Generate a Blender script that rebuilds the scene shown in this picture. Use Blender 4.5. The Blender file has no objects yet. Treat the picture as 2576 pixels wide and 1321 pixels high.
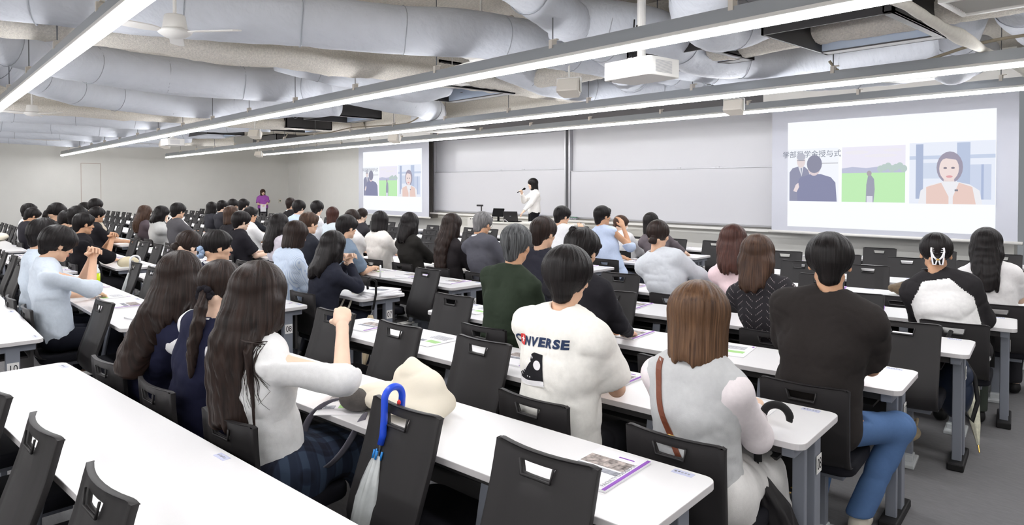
import bpy, bmesh, math, random
import numpy as np
from mathutils import Vector, Matrix, Euler
from mathutils.bvhtree import BVHTree
R = math.radians
S = bpy.context.scene
COL = S.collection
random.seed(7)

# ------------------------------------------------------------------ camera, world, exposure
IMG_W, IMG_H = 2576, 1321
FOC, CXP, HORIZON, CAM_H = 1710.0, 1288.0, 470.0, 1.69
PITCH = R(1.0)
CYP = HORIZON + FOC * math.tan(PITCH)
YAW = math.atan((CXP + 260.0) / FOC)           # the rows' long direction lies this far left of the view
AZ = math.pi - YAW
cam_d = bpy.data.cameras.new('camera')
cam = bpy.data.objects.new('camera', cam_d); COL.objects.link(cam)
cam_d.sensor_width = 36.0
cam_d.lens = FOC / IMG_W * 36.0
cam_d.shift_y = -(IMG_H / 2 - CYP) / IMG_W
cam_d.clip_start = 0.05; cam_d.clip_end = 200
fwd = Vector((math.cos(AZ) * math.cos(PITCH), math.sin(AZ) * math.cos(PITCH), -math.sin(PITCH)))
cam.location = (0, 0, CAM_H)
cam.rotation_euler = fwd.to_track_quat('-Z', 'Y').to_euler()
S.camera = cam
w = bpy.data.worlds.new('world'); S.world = w; w.use_nodes = True
w.node_tree.nodes['Background'].inputs[0].default_value = (0.9, 0.95, 1.0, 1)
w.node_tree.nodes['Background'].inputs[1].default_value = 0.25
S.view_settings.view_transform = 'Standard'; S.view_settings.look = 'None'
S.view_settings.gamma = 1.0; S.view_settings.use_curve_mapping = False
S.view_settings.exposure = 0.0
LIGHT_POWER = 34.0          # radiance of the diffusers of the ceiling lines

# ------------------------------------------------------------------ colours and materials
def lin(c):
    return c / 12.92 if c <= 0.04045 else ((c + 0.055) / 1.055) ** 2.4
def rgb(r, g, b):
    return (lin(r / 255), lin(g / 255), lin(b / 255), 1)
def newmat(name):
    m = bpy.data.materials.new(name); m.use_nodes = True
    nt = m.node_tree
    return m, nt, nt.nodes['Principled BSDF']
def mat(name, col, rough=0.5, spec=0.5, metal=0.0, noise=0.0, nscale=30, bump=0.0, bscale=200, bdist=0.002, coat=0.0, sheen=0.0, sss=0.0, stretch=None, trans=0.0):
    m, nt, p = newmat(name)
    c = rgb(*col) if max(col) > 1 else tuple(col) + (1,)
    p.inputs['Base Color'].default_value = c
    p.inputs['Roughness'].default_value = rough
    p.inputs['Specular IOR Level'].default_value = spec
    p.inputs['Metallic'].default_value = metal
    if coat: p.inputs['Coat Weight'].default_value = coat; p.inputs['Coat Roughness'].default_value = 0.15
    if sheen: p.inputs['Sheen Weight'].default_value = sheen; p.inputs['Sheen Roughness'].default_value = 0.4
    if sss:
        p.inputs['Subsurface Weight'].default_value = sss; p.inputs['Subsurface Radius'].default_value = (0.02, 0.008, 0.004)
        p.inputs['Subsurface Scale'].default_value = 0.5
    if trans: p.inputs['Transmission Weight'].default_value = trans
    if noise or bump:
        tc = nt.nodes.new('ShaderNodeTexCoord'); mp = nt.nodes.new('ShaderNodeMapping')
        nt.links.new(tc.outputs['Object'], mp.inputs[0])
        if stretch: mp.inputs['Scale'].default_value = stretch
    if noise:
        n = nt.nodes.new('ShaderNodeTexNoise'); n.inputs['Scale'].default_value = nscale; n.inputs['Detail'].default_value = 4
        nt.links.new(mp.outputs[0], n.inputs['Vector'])
        mr = nt.nodes.new('ShaderNodeMapRange'); mr.inputs['From Min'].default_value = 0.3; mr.inputs['From Max'].default_value = 0.7
        mr.inputs['To Min'].default_value = 1 - noise; mr.inputs['To Max'].default_value = 1 + noise
        nt.links.new(n.outputs['Fac'], mr.inputs['Value'])
        mx = nt.nodes.new('ShaderNodeVectorMath'); mx.operation = 'SCALE'; mx.inputs[0].default_value = c[:3]
        nt.links.new(mr.outputs[0], mx.inputs['Scale']); nt.links.new(mx.outputs[0], p.inputs['Base Color'])
    if bump:
        n = nt.nodes.new('ShaderNodeTexNoise'); n.inputs['Scale'].default_value = bscale; n.inputs['Detail'].default_value = 3
        nt.links.new(mp.outputs[0], n.inputs['Vector'])
        b = nt.nodes.new('ShaderNodeBump'); b.inputs['Strength'].default_value = bump; b.inputs['Distance'].default_value = bdist
        nt.links.new(n.outputs['Fac'], b.inputs['Height']); nt.links.new(b.outputs[0], p.inputs['Normal'])
    return m
def emis(name, col, st):
    m, nt, p = newmat(name)
    c = rgb(*col)
    p.inputs['Base Color'].default_value = (0.02, 0.02, 0.02, 1)
    p.inputs['Specular IOR Level'].default_value = 0.1
    p.inputs['Emission Color'].default_value = c; p.inputs['Emission Strength'].default_value = st
    return m
M = {}
M['wall'] = mat('wall_paint', (224, 223, 218), 0.8, 0.2, noise=0.012, nscale=3, bump=0.12, bscale=400)
M['board_low'] = mat('wall_panel_paint', (205, 200, 190), 0.75, 0.2, noise=0.02, nscale=2)
M['floor'] = mat('floor_carpet', (116, 115, 117), 0.75, 0.25, noise=0.09, nscale=14, bump=0.2, bscale=600, stretch=(1, 5, 1))
M['slab'] = mat('sprayed_slab', (214, 208, 198), 0.95, 0.1, noise=0.16, nscale=40, bump=0.6, bscale=90, bdist=0.01)
M['spray'] = mat('sprayed_fireproofing', (226, 221, 212), 0.95, 0.1, noise=0.13, nscale=55, bump=0.8, bscale=110, bdist=0.012)
M['duct'] = mat('duct_wrap', (214, 218, 226), 0.55, 0.35, noise=0.025, nscale=5, bump=0.5, bscale=7, bdist=0.03, stretch=(2.5, 1, 1))
M['seam'] = mat('duct_seam', (168, 172, 180), 0.6, 0.3)
M['pipe'] = mat('pipe_lagging', (226, 222, 212), 0.8, 0.2, noise=0.05)
M['whitemetal'] = mat('white_metal', (232, 230, 226), 0.4, 0.4)
M['creammetal'] = mat('cream_metal', (226, 219, 208), 0.45, 0.4)
M['rail'] = mat('galvanised_rail', (160, 164, 168), 0.4, 0.5, metal=0.35)
M['rod'] = mat('steel_rod', (120, 122, 125), 0.35, 0.5, metal=0.7)
M['darkmetal'] = mat('dark_metal', (44, 42, 43), 0.45, 0.4)
M['slate'] = mat('slate_panel', (98, 96, 98), 0.5, 0.4)
M['bluewhite'] = mat('bluish_white_tray', (206, 220, 240), 0.4, 0.4)
M['diff'] = emis('light_diffuser', (253, 253, 255), LIGHT_POWER)
M['desk'] = mat('white_laminate', (240, 239, 240), 0.32, 0.45)
M['deskedge'] = mat('pale_edge_band', (214, 211, 212), 0.5, 0.4)
M['steel'] = mat('grey_painted_steel', (136, 140, 150), 0.45, 0.45, metal=0.15)
M['modesty'] = mat('charcoal_panel', (62, 60, 60), 0.6, 0.3)
M['plastic'] = mat('black_textured_plastic', (42, 40, 41), 0.5, 0.38, bump=0.25, bscale=900, bdist=0.0008)
M['seatfab'] = mat('black_seat_fabric', (28, 28, 34), 0.9, 0.2, bump=0.3, bscale=700)
M['black'] = mat('black_rubber', (26, 25, 26), 0.6, 0.3)
M['matblack'] = mat('matte_black', (14, 13, 14), 0.8, 0.2)
M['clearish'] = mat('translucent_plastic', (200, 204, 206), 0.25, 0.5)
M['paper'] = mat('paper', (244, 243, 246), 0.6, 0.3)
M['ink'] = mat('black_ink', (30, 30, 34), 0.7, 0.2)
M['greyprint'] = mat('grey_print', (150, 152, 160), 0.7, 0.2, noise=0.5, nscale=60)
M['photoprint'] = mat('photo_print', (160, 150, 146), 0.6, 0.3, noise=0.85, nscale=45)
M['purple'] = mat('purple_print', (150, 92, 190), 0.6, 0.3)
M['greenprint'] = mat('green_print', (170, 216, 140), 0.6, 0.3)
M['stickerblue'] = mat('bluish_sticker', (205, 208, 232), 0.5, 0.3)
M['stickerwhite'] = mat('white_sticker', (238, 236, 234), 0.5, 0.3)
M['wb'] = mat('whiteboard_enamel', (214, 214, 219), 0.22, 0.5)
M['alu'] = mat('aluminium_trim', (190, 190, 194), 0.35, 0.5, metal=0.6)
M['screen'] = mat('screen_fabric', (206, 208, 218), 0.9, 0.15)
M['blue'] = mat('blue_plastic', (38, 84, 226), 0.3, 0.5)
M['skyblue'] = mat('blue_film', (40, 138, 220), 0.35, 0.5)
M['cream'] = mat('cream_canvas', (244, 236, 218), 0.85, 0.2, bump=0.3, bscale=900)
M['beige'] = mat('beige_canvas', (204, 186, 156), 0.85, 0.2, bump=0.3, bscale=900)
M['greystrap'] = mat('grey_webbing', (112, 110, 120), 0.85, 0.2, bump=0.3, bscale=900)
M['darkbag'] = mat('black_leather', (30, 28, 30), 0.42, 0.5)
M['navybag'] = mat('navy_nylon', (34, 44, 66), 0.5, 0.4)
M['olive'] = mat('olive_cloth', (98, 104, 74), 0.85, 0.2)
M['brownfur'] = mat('brown_nylon', (104, 88, 66), 0.55, 0.4, noise=0.25)
M['tan'] = mat('brown_leather', (120, 66, 46), 0.45, 0.5)
M['gold'] = mat('brass', (214, 178, 96), 0.3, 0.5, metal=0.8)
M['wood'] = mat('pale_wood', (222, 186, 134), 0.5, 0.4)
M['orange'] = mat('orange_charm', (226, 120, 30), 0.4, 0.5)
M['red'] = mat('red_print', (214, 64, 62), 0.7, 0.2)
M['navyprint'] = mat('navy_print', (44, 58, 88), 0.75, 0.2)
M['tea'] = mat('green_tea', (206, 228, 20), 0.15, 0.5, coat=0.6)
M['pet'] = mat('clear_bottle_plastic', (232, 238, 236), 0.12, 0.5, coat=0.5)
M['capwhite'] = mat('white_cap', (240, 240, 242), 0.4, 0.4)
M['cable'] = mat('beige_cable', (178, 168, 148), 0.6, 0.3)
M['lectern'] = mat('lectern_white', (236, 233, 226), 0.45, 0.4)

# ------------------------------------------------------------------ mesh building
class MB:
    def __init__(s): s.v = []; s.f = []; s.m = []
    def add(s, vs, fs, mi=0, T=None):
        o = len(s.v)
        if T is not None: vs = [tuple(T @ Vector(v)) for v in vs]
        s.v += [tuple(v) for v in vs]; s.f += [tuple(i + o for i in f) for f in fs]; s.m += [mi] * len(fs)
    def box(s, c, d, mi=0, T=None, rz=0):
        x, y, z = c; a, b, e = d[0] / 2, d[1] / 2, d[2] / 2
        vs = [(-a, -b, -e), (a, -b, -e), (a, b, -e), (-a, b, -e), (-a, -b, e), (a, -b, e), (a, b, e), (-a, b, e)]
        cr, sr = math.cos(rz), math.sin(rz)
        vs = [(x + p * cr - q * sr, y + p * sr + q * cr, z + r) for p, q, r in vs]
        s.add(vs, [(0, 3, 2, 1), (4, 5, 6, 7), (0, 1, 5, 4), (1, 2, 6, 5), (2, 3, 7, 6), (3, 0, 4, 7)], mi, T)
    def tube(s, path, r, n=10, mi=0, T=None, caps=True, sx=1.0):
        P = [Vector(p) for p in path]; k = len(P)
        rr = r if isinstance(r, (list, tuple)) else [r] * k
        vs = []; up = Vector((0, 0, 1)); prev = None
        for i in range(k):
            t = (P[min(i + 1, k - 1)] - P[max(i - 1, 0)]).normalized()
            if prev is None:
                a = up.cross(t)
                if a.length < 1e-3: a = Vector((1, 0, 0)).cross(t)
            else: a = prev - t * prev.dot(t)
            a.normalize(); prev = a; b = t.cross(a)
            for j in range(n):
                q = 2 * math.pi * j / n
                vs.append(P[i] + a * (math.cos(q) * rr[i] * sx) + b * (math.sin(q) * rr[i]))
        fs = [(i * n + j, i * n + (j + 1) % n, (i + 1) * n + (j + 1) % n, (i + 1) * n + j) for i in range(k - 1) for j in range(n)]
        if caps: fs += [tuple(range(n - 1, -1, -1)), tuple((k - 1) * n + j for j in range(n))]
        s.add(vs, fs, mi, T)
    def lathe(s, prof, c=(0, 0, 0), n=20, mi=0, T=None, caps=True):
        vs = []; k = len(prof)
        for r, z in prof:
            for j in range(n):
                q = 2 * math.pi * j / n; vs.append((c[0] + r * math.cos(q), c[1] + r * math.sin(q), c[2] + z))
        fs = [(i * n + j, i * n + (j + 1) % n, (i + 1) * n + (j + 1) % n, (i + 1) * n + j) for i in range(k - 1) for j in range(n)]
        if caps: fs += [tuple(range(n - 1, -1, -1)), tuple((k - 1) * n + j for j in range(n))]
        s.add(vs, fs, mi, T)
    def prism(s, poly, z0, z1, mi=0, T=None, mside=None):
        n = len(poly)
        vs = [(x, y, z0) for x, y in poly] + [(x, y, z1) for x, y in poly]
        s.add(vs, [tuple(range(n - 1, -1, -1)), tuple(range(n, 2 * n))], mi, T)
        o = len(s.v) - 2 * n
        s.f += [(o + i, o + (i + 1) % n, o + n + (i + 1) % n, o + n + i) for i in range(n)]
        s.m += [mi if mside is None else mside] * n
    def build(s, name, mats, parent=None, smooth=False, bevel=0, bseg=2, loc=None, rz=0, link=True):
        me = bpy.data.meshes.new(name); me.from_pydata(s.v, [], s.f)
        for m in (mats if isinstance(mats, (list, tuple)) else [mats]): me.materials.append(m)
        me.polygons.foreach_set('material_index', s.m)
        if smooth: me.polygons.foreach_set('use_smooth', [True] * len(s.f))
        me.update()
        o = bpy.data.objects.new(name, me)
        if link: COL.objects.link(o)
        if parent: o.parent = parent
        if loc: o.location = loc
        if rz: o.rotation_euler.z = rz
        if bevel:
            b = o.modifiers.new('bevel', 'BEVEL'); b.width = bevel; b.segments = bseg; b.limit_method = 'ANGLE'; b.angle_limit = R(40)
        return o
def tag(o, label=None, cat=None, group=None, kind=None):
    if label: o['label'] = label
    if cat: o['category'] = cat
    if group: o['group'] = group
    if kind: o['kind'] = kind
    return o
def thing(name, label, cat, loc=(0, 0, 0), rz=0, group=None):
    o = bpy.data.objects.new(name, None); COL.objects.link(o)
    o.location = loc; o.rotation_euler = (0, 0, rz); o.empty_display_size = 0.1
    return tag(o, label, cat, group)
def copy_tree(o, parent=None):
    c = o.copy(); COL.objects.link(c)
    if parent: c.parent = parent
    for ch in list(o.children): copy_tree(ch, c)
    return c
def struct(name, mb, m, **k):
    return tag(mb.build(name, m, **k), kind='structure')
FONT = bpy.data.fonts.load('<builtin>') if False else None
def text_geo(txt, size, cjk=False, bold=0.0):
    """triangulated outlines of a word, centred on the origin, in its own x-y plane"""
    c = bpy.data.curves.new('word', 'FONT'); c.body = txt; c.size = size; c.align_x = 'CENTER'; c.align_y = 'CENTER'; c.offset = bold; c.resolution_u = 3
    o = bpy.data.objects.new('word', c); COL.objects.link(o)
    dg = bpy.context.evaluated_depsgraph_get(); me = bpy.data.meshes.new_from_object(o.evaluated_get(dg))
    vs = [tuple(v.co) for v in me.vertices]; fs = [tuple(p.vertices) for p in me.polygons]
    bpy.data.objects.remove(o); bpy.data.curves.remove(c); bpy.data.meshes.remove(me)
    return vs, fs
def round_rect(w, d, r, n=5):
    pts = []
    for cx, cy, a0 in ((w / 2 - r, d / 2 - r, 0), (-w / 2 + r, d / 2 - r, 90), (-w / 2 + r, -d / 2 + r, 180), (w / 2 - r, -d / 2 + r, 270)):
        for i in range(n + 1):
            a = R(a0 + 90 * i / n); pts.append((cx + r * math.cos(a), cy + r * math.sin(a)))
    return pts
def in_frame(x, y, z=0.8, mg=130):
    dx, dy = x, y
    w_ = dx * math.cos(AZ) + dy * math.sin(AZ)
    if w_ < 0.5: return False
    rx = dx * math.sin(AZ) - dy * math.cos(AZ)
    px = CXP + FOC * rx / w_; py = HORIZON + FOC * (CAM_H - z) / w_
    return -mg < px < IMG_W + mg and py < IMG_H + mg * 2.0
def vnoise(p, f, seed=0):
    """smooth value noise in 0..1 at points p (n,3) with frequency f (scalar or 3-vector)"""
    q = p * np.asarray(f, np.float32) + 1000.0
    i = np.floor(q).astype(np.int64); t = (q - i).astype(np.float32); t = t * t * (3 - 2 * t)
    out = 0
    for dx in (0, 1):
        wx = t[:, 0] if dx else 1 - t[:, 0]
        for dy in (0, 1):
            wy = t[:, 1] if dy else 1 - t[:, 1]
            for dz in (0, 1):
                wz = t[:, 2] if dz else 1 - t[:, 2]
                h = ((i[:, 0] + dx) * 73856093) ^ ((i[:, 1] + dy) * 19349663) ^ ((i[:, 2] + dz) * 83492791) ^ (seed * 2654435)
                h = (h * 1103515245 + 12345) & 0x7fffffff
                h = (h >> 7) & 0xffff
                out = out + wx * wy * wz * (h / 65535.0)
    return out
# ------------------------------------------------------------------ room shell
XL, XR, YF, YB, ZC = -27.4, 4.2, 12.2, -7.5, 3.75
b = MB(); b.box(((XL + XR) / 2, (YF + YB) / 2, -0.05), (XR - XL + 0.4, YF - YB + 0.4, 0.1)); struct('floor', b, M['floor'])
b = MB(); b.box(((XL + XR) / 2, (YF + YB) / 2, ZC + 0.06), (XR - XL + 0.4, YF - YB + 0.4, 0.12)); struct('ceiling', b, M['slab'])
b = MB(); b.box((XL - 0.1, (YF + YB) / 2, ZC / 2), (0.2, YF - YB + 0.4, ZC)); struct('wall_left', b, M['wall'])
b = MB(); b.box((XR + 0.1, (YF + YB) / 2, ZC / 2), (0.2, YF - YB + 0.4, ZC)); struct('wall_right', b, M['wall'])
b = MB(); b.box(((XL + XR) / 2, YB - 0.1, ZC / 2), (XR - XL, 0.2, ZC)); struct('wall_back', b, M['wall'])
b = MB(); b.box(((XL - 2.45) / 2, YF + 0.1, ZC / 2), (-2.45 - XL, 0.2, ZC)); struct('wall_front', b, M['wall'])
# the dark opening at the right end of the front wall, with black curtains behind it
b = MB(); b.box((0.9, YF + 1.4, ZC / 2), (6.8, 0.1, ZC)); struct('wall_recess', b, M['matblack'])
b = MB()
vs = []; fs = []; n = 90
for i in range(n + 1):
    x = -2.35 + i * 0.07; y = YF + 0.12 + 0.06 * math.sin(i * 1.3)
    vs += [(x, y, 0.02), (x, y, 3.3)]
fs = [(2 * i, 2 * i + 2, 2 * i + 3, 2 * i + 1) for i in range(n)]
b.add(vs, fs)
c = b.build('stage_curtain', M['matblack'], smooth=True)
sm = c.modifiers.new('cloth', 'SOLIDIFY'); sm.thickness = 0.01
tag(c, 'black curtain hanging right of the big projection screen', 'curtain')
# door panel in the left wall, its frame line only
b = MB()
for y0, y1, z0, z1 in ((4.72, 4.735, 0, 2.5), (5.31, 5.325, 0, 2.5), (4.72, 5.325, 2.495, 2.51)):
    b.box((XL + 0.004, (y0 + y1) / 2, (z0 + z1) / 2), (0.008, y1 - y0, z1 - z0))
dl = b.build('door_line', mat('door_gap', (186, 170, 160), 0.8))
b = MB(); b.box((XL + 0.002, 5.02, 1.25), (0.004, 0.59, 2.48)); dr = struct('door_1', b, M['wall']); dl.parent = dr
# shallow offset at the corner beside the front wall and the low stage
b = MB(); b.box((-26.9, YF - 0.02, ZC / 2), (1.0, 0.04, ZC)); struct('trim_1', b, M['wall'])
b = MB(); b.box((-12.75, 10.93, 0.1), (8.1, 2.5, 0.2)); st = struct('floor_stage', b, M['board_low'], bevel=0.01)
# switches on the left wall near the corner
for k, (y, s, lb) in enumerate(((11.35, 0.10, 'small grey switch plate on the left wall beside the woman in purple'), (11.8, 0.12, 'pale switch plate with a dark green button near the room corner'))):
    t = thing('wall_switch', lb, 'switch', (XL + 0.001, y, 1.1))
    b = MB(); b.box((0.01, 0, 0), (0.02, s, 0.16)); b.build('plate', M['creammetal'], t, bevel=0.003)
    b = MB(); b.box((0.023, 0, 0.01), (0.012, 0.04, 0.06)); b.build('button', M['slate'] if k == 0 else mat('green_button', (40, 86, 60), 0.4), t)
b = MB(); b.box((-14.2, YF - 0.012, 0.62), (0.09, 0.024, 0.12)); b.box((-14.2, YF - 0.028, 0.62), (0.05, 0.01, 0.07), 1)
tag(b.build('wall_socket', [M['creammetal'], M['slate']], bevel=0.002), 'small socket plate low on the front wall under the whiteboard', 'socket')

# whiteboards: two sliding pairs, upper and lower sheet each
def board_unit(name, x0, x1, zt, zm, zb, label):
    t = thing(name, label, 'whiteboard', (x0, YF - 0.2, 0), 0, 'sliding whiteboards on the front wall')
    wd = x1 - x0
    b = MB(); b.box((wd / 2, 0.12, (zt + zm) / 2), (wd - 0.10, 0.03, zt - zm)); b.build('upper_sheet', M['wb'], t)
    b = MB(); b.box((wd / 2, 0.06, (zm + zb) / 2 + 0.02), (wd - 0.10, 0.03, zm - zb + 0.04)); b.build('lower_sheet', M['wb'], t)
    b = MB()
    for x in (0.02, wd - 0.02): b.box((x, 0.09, (zt + zb) / 2), (0.05, 0.16, zt - zb + 0.1))
    b.box((wd / 2, 0.1, zt + 0.03), (wd, 0.14, 0.05)); b.build('frame', M['alu'], t, bevel=0.004)
    b = MB(); b.box((wd / 2, 0.04, zm + 0.045), (wd - 0.1, 0.045, 0.012)); b.box((wd / 2, 0.04, zb + 0.03), (wd - 0.1, 0.045, 0.02)); b.build('rail', M['alu'], t)
    b = MB(); b.box((wd / 2, -0.03, zb - 0.06), (wd + 0.04, 0.16, 0.03)); b.box((wd / 2, -0.105, zb - 0.045), (wd + 0.04, 0.012, 0.04)); b.build('pen_tray', M['whitemetal'], t)
    for x in (wd * 0.56, wd * 0.72): 
        b = MB(); b.box((x, 0.035, zm + 0.06), (0.09, 0.02, 0.02)); b.build('catch', M['alu'], t)
    return t
board_unit('sliding_whiteboard', -16.80, -11.34, 3.05, 2.08, 0.95, 'wide sliding whiteboard behind the presenter, left of the two')
board_unit('sliding_whiteboard', -11.24, -5.70, 3.08, 2.02, 0.93, 'wide sliding whiteboard running behind the big screen, right of the two')
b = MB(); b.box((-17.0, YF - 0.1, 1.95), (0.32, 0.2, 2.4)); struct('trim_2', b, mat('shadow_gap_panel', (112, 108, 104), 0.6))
b = MB(); b.box((-10.2, YF - 0.32, 3.42), (13.6, 0.5, 0.5)); struct('trim_3', b, M['slate'])
for x, col, lb in ((-11.0, (40, 120, 80), 'dark green board eraser on the tray left of the standing presenter'), (-12.3, (40, 90, 190), 'blue board eraser on the whiteboard tray behind the presenter')):
    b = MB(); b.box((x, YF - 0.26, 0.935), (0.2, 0.07, 0.045)); b.box((x, YF - 0.26, 0.965), (0.2, 0.06, 0.02), 1)
    tag(b.build('board_eraser', [M['greyprint'], mat('eraser', col, 0.6)], bevel=0.004), lb if x != -11.0 else 'dark green board eraser on the tray under the aluminium post', 'eraser')

# projection screens
def slide_shapes(t, y, X, Z, W, Hh, sc):
    """the projected slide, glowing by itself in place of projector light: a white field with three pictures"""
    lay = [0]
    def quad(name, pts, col, st=0.9):
        lay[0] += 1
        if name != 'projected_slide': col = tuple(int(255 - (255 - c_) * .72) for c_ in col)  # picture colours paled here to put in the wash of room light
        b = MB(); b.add([(X + u * W, y - 0.0012 * lay[0], Z + (1 - v) * Hh) for u, v in pts], [tuple(range(len(pts)))])
        o = b.build(name, emis('slide_' + name + str(lay[0]), col, st), t); return o
    def rect(u0, v0, u1, v1): return [(u0, v1), (u1, v1), (u1, v0), (u0, v0)]
    def ell(cu, cv, ru, rv, n=20, a0=0, a1=360): return [(cu + ru * math.cos(R(a0 + (a1 - a0) * i / n)), cv - rv * math.sin(R(a0 + (a1 - a0) * i / n))) for i in range(n)]
    quad('projected_slide', rect(0, 0, 1, 1), (250, 252, 255), 1.0)
    # picture of two men in suits
    quad('picture', rect(0.0, 0.26, 0.285, 0.76), (242, 246, 255), 0.97)
    quad('picture_detail', rect(0.18, 0.395, 0.282, 0.405), (190, 192, 200))
    quad('picture_detail', [(0.012, 0.755), (0.012, 0.48), (0.03, 0.44), (0.065, 0.425), (0.10, 0.43), (0.125, 0.47), (0.13, 0.755)], (112, 116, 150), 0.9)
    quad('picture_detail', [(0.063, 0.43), (0.092, 0.43), (0.082, 0.52)], (232, 234, 246))
    quad('picture_detail', [(0.076, 0.44), (0.084, 0.44), (0.081, 0.51)], (96, 104, 140))
    quad('picture_detail', ell(0.079, 0.375, 0.024, 0.062), (232, 212, 214))
    quad('picture_detail', ell(0.079, 0.335, 0.025, 0.035), (170, 172, 190))
    quad('picture_detail', rect(0.056, 0.365, 0.1, 0.372), (120, 120, 140))
    quad('picture_detail', [(0.06, 0.755), (0.055, 0.6), (0.075, 0.53), (0.13, 0.5), (0.19, 0.5), (0.245, 0.53), (0.27, 0.58), (0.278, 0.755)], (98, 102, 146), 0.9)
    quad('picture_detail', ell(0.153, 0.44, 0.035, 0.075), (226, 204, 210))
    quad('picture_detail', ell(0.155, 0.405, 0.042, 0.085), (104, 106, 136), 0.9)
    quad('picture_detail', [(0.036, 0.66), (0.05, 0.6), (0.065, 0.58), (0.07, 0.62), (0.055, 0.67)], (240, 220, 222))
    # picture of a field
    quad('picture', rect(0.305, 0.26, 0.617, 0.755), (232, 228, 246), 0.97)
    for cu, cv, ru, rv in ((0.38, 0.31, 0.06, 0.018), (0.5, 0.345, 0.08, 0.016), (0.56, 0.30, 0.045, 0.014)): quad('picture_detail', ell(cu, cv, ru, rv), (244, 240, 252))
    quad('picture_detail', [(0.305, 0.5), (0.305, 0.452), (0.36, 0.44), (0.43, 0.452), (0.5, 0.44), (0.617, 0.455), (0.617, 0.5)], (176, 182, 216))
    quad('picture_detail', rect(0.305, 0.495, 0.617, 0.755), (172, 236, 158), 0.95)
    for i in range(7): quad('picture_detail', ell(0.5 + i * 0.0185, 0.462 - 0.012 * (i % 3), 0.016, 0.03), (172, 198, 192))
    quad('picture_detail', [(0.43, 0.755), (0.432, 0.6), (0.44, 0.525), (0.455, 0.515), (0.47, 0.55), (0.474, 0.64), (0.468, 0.755)], (130, 134, 160), 0.9)
    quad('picture_detail', ell(0.446, 0.5, 0.012, 0.024), (150, 140, 150))
    quad('picture_detail', rect(0.434, 0.7, 0.464, 0.755), (226, 228, 244))
    # picture of a woman in an orange vest
    quad('picture', rect(0.638, 0.25, 1.0, 0.76), (226, 234, 250), 0.97)
    quad('picture_detail', rect(0.638, 0.36, 1.0, 0.39), (188, 204, 236))
    for u0, v0, u1, v1, c in ((0.667, 0.262, 0.7, 0.72, (150, 168, 208)), (0.845, 0.26, 0.9, 0.70, (170, 188, 224)), (0.70, 0.42, 0.80, 0.55, (204, 218, 244)), (0.90, 0.44, 0.985, 0.72, (196, 210, 240)), (0.945, 0.44, 0.955, 0.72, (150, 170, 214))): quad('picture_detail', rect(u0, v0, u1, v1), c)
    quad('picture_detail', ell(0.815, 0.46, 0.056, 0.13), (132, 124, 150), 0.9)
    quad('picture_detail', rect(0.79, 0.52, 0.835, 0.62), (238, 214, 212))
    quad('picture_detail', [(0.68, 0.76), (0.69, 0.65), (0.73, 0.6), (0.79, 0.575), (0.84, 0.575), (0.9, 0.6), (0.94, 0.65), (0.95, 0.76)], (244, 244, 252))
    quad('picture_detail', [(0.715, 0.76), (0.715, 0.62), (0.78, 0.585), (0.812, 0.7), (0.812, 0.76)], (238, 196, 184))
    quad('picture_detail', [(0.83, 0.76), (0.83, 0.7), (0.855, 0.585), (0.91, 0.62), (0.925, 0.76)], (238, 196, 184))
    quad('picture_detail', ell(0.813, 0.47, 0.042, 0.1), (248, 222, 218))
    quad('picture_detail', [(0.77, 0.44), (0.772, 0.38), (0.80, 0.345), (0.835, 0.35), (0.858, 0.39), (0.858, 0.46), (0.845, 0.4), (0.8, 0.385), (0.78, 0.4)], (134, 124, 150), 0.9)
    for cu in (0.797, 0.83): quad('picture_detail', ell(cu, 0.465, 0.008, 0.008), (90, 80, 100))
    quad('picture_detail', ell(0.815, 0.535, 0.014, 0.01), (226, 140, 146))
    quad('picture_detail', rect(0.838, 0.64, 0.852, 0.655), (90, 90, 110))
    vs, fs = text_geo('学部奨学金授与式', 0.066 * sc)
    lay[0] += 1
    ut = lambda q: (X + 0.135 * W + q[0], y - 0.0012 * 6.5, Z + (1 - 0.315) * Hh + q[1])
    b = MB(); b.add([ut(q) for q in vs], [tuple(f) for f in fs])
    b.build('picture_lettering', emis('slide_letters', (128, 134, 150), 0.9), t)
def screen(x0, x1, z0, z1, y, sx0, sx1, sz0, sz1, label, sc):
    t = thing('projection_screen', label, 'screen', (x0, y, 0), 0, 'projection screens showing the same slide')
    wd = x1 - x0
    b = MB(); b.box((wd / 2, 0, (z0 + z1) / 2), (wd, 0.008, z1 - z0)); b.build('screen_fabric', M['screen'], t)
    b = MB(); b.tube([(-0.06, 0, z0), (wd + 0.06, 0, z0)], 0.025, 10); b.build('bottom_bar', M['whitemetal'], t, smooth=True)
    b = MB(); b.box((wd / 2, 0.04, z1 + 0.09), (wd + 0.3, 0.2, 0.2)); b.build('casing', M['whitemetal'], t, bevel=0.01)
    slide_shapes(t, -0.006, sx0 - x0, sz0, sx1 - sx0, sz1 - sz0, sc)
screen(-20.54, -16.45, 0.78, 3.22, 11.6, -20.24, -16.80, 0.93, 2.84, 'smaller looking projection screen left of the whiteboards, showing three pictures', 1.9)
screen(-5.89, -2.29, 0.90, 3.20, 11.6, -5.60, -2.55, 1.0, 2.81, 'big projection screen at the right showing a slide with three pictures', 1.9)

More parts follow.
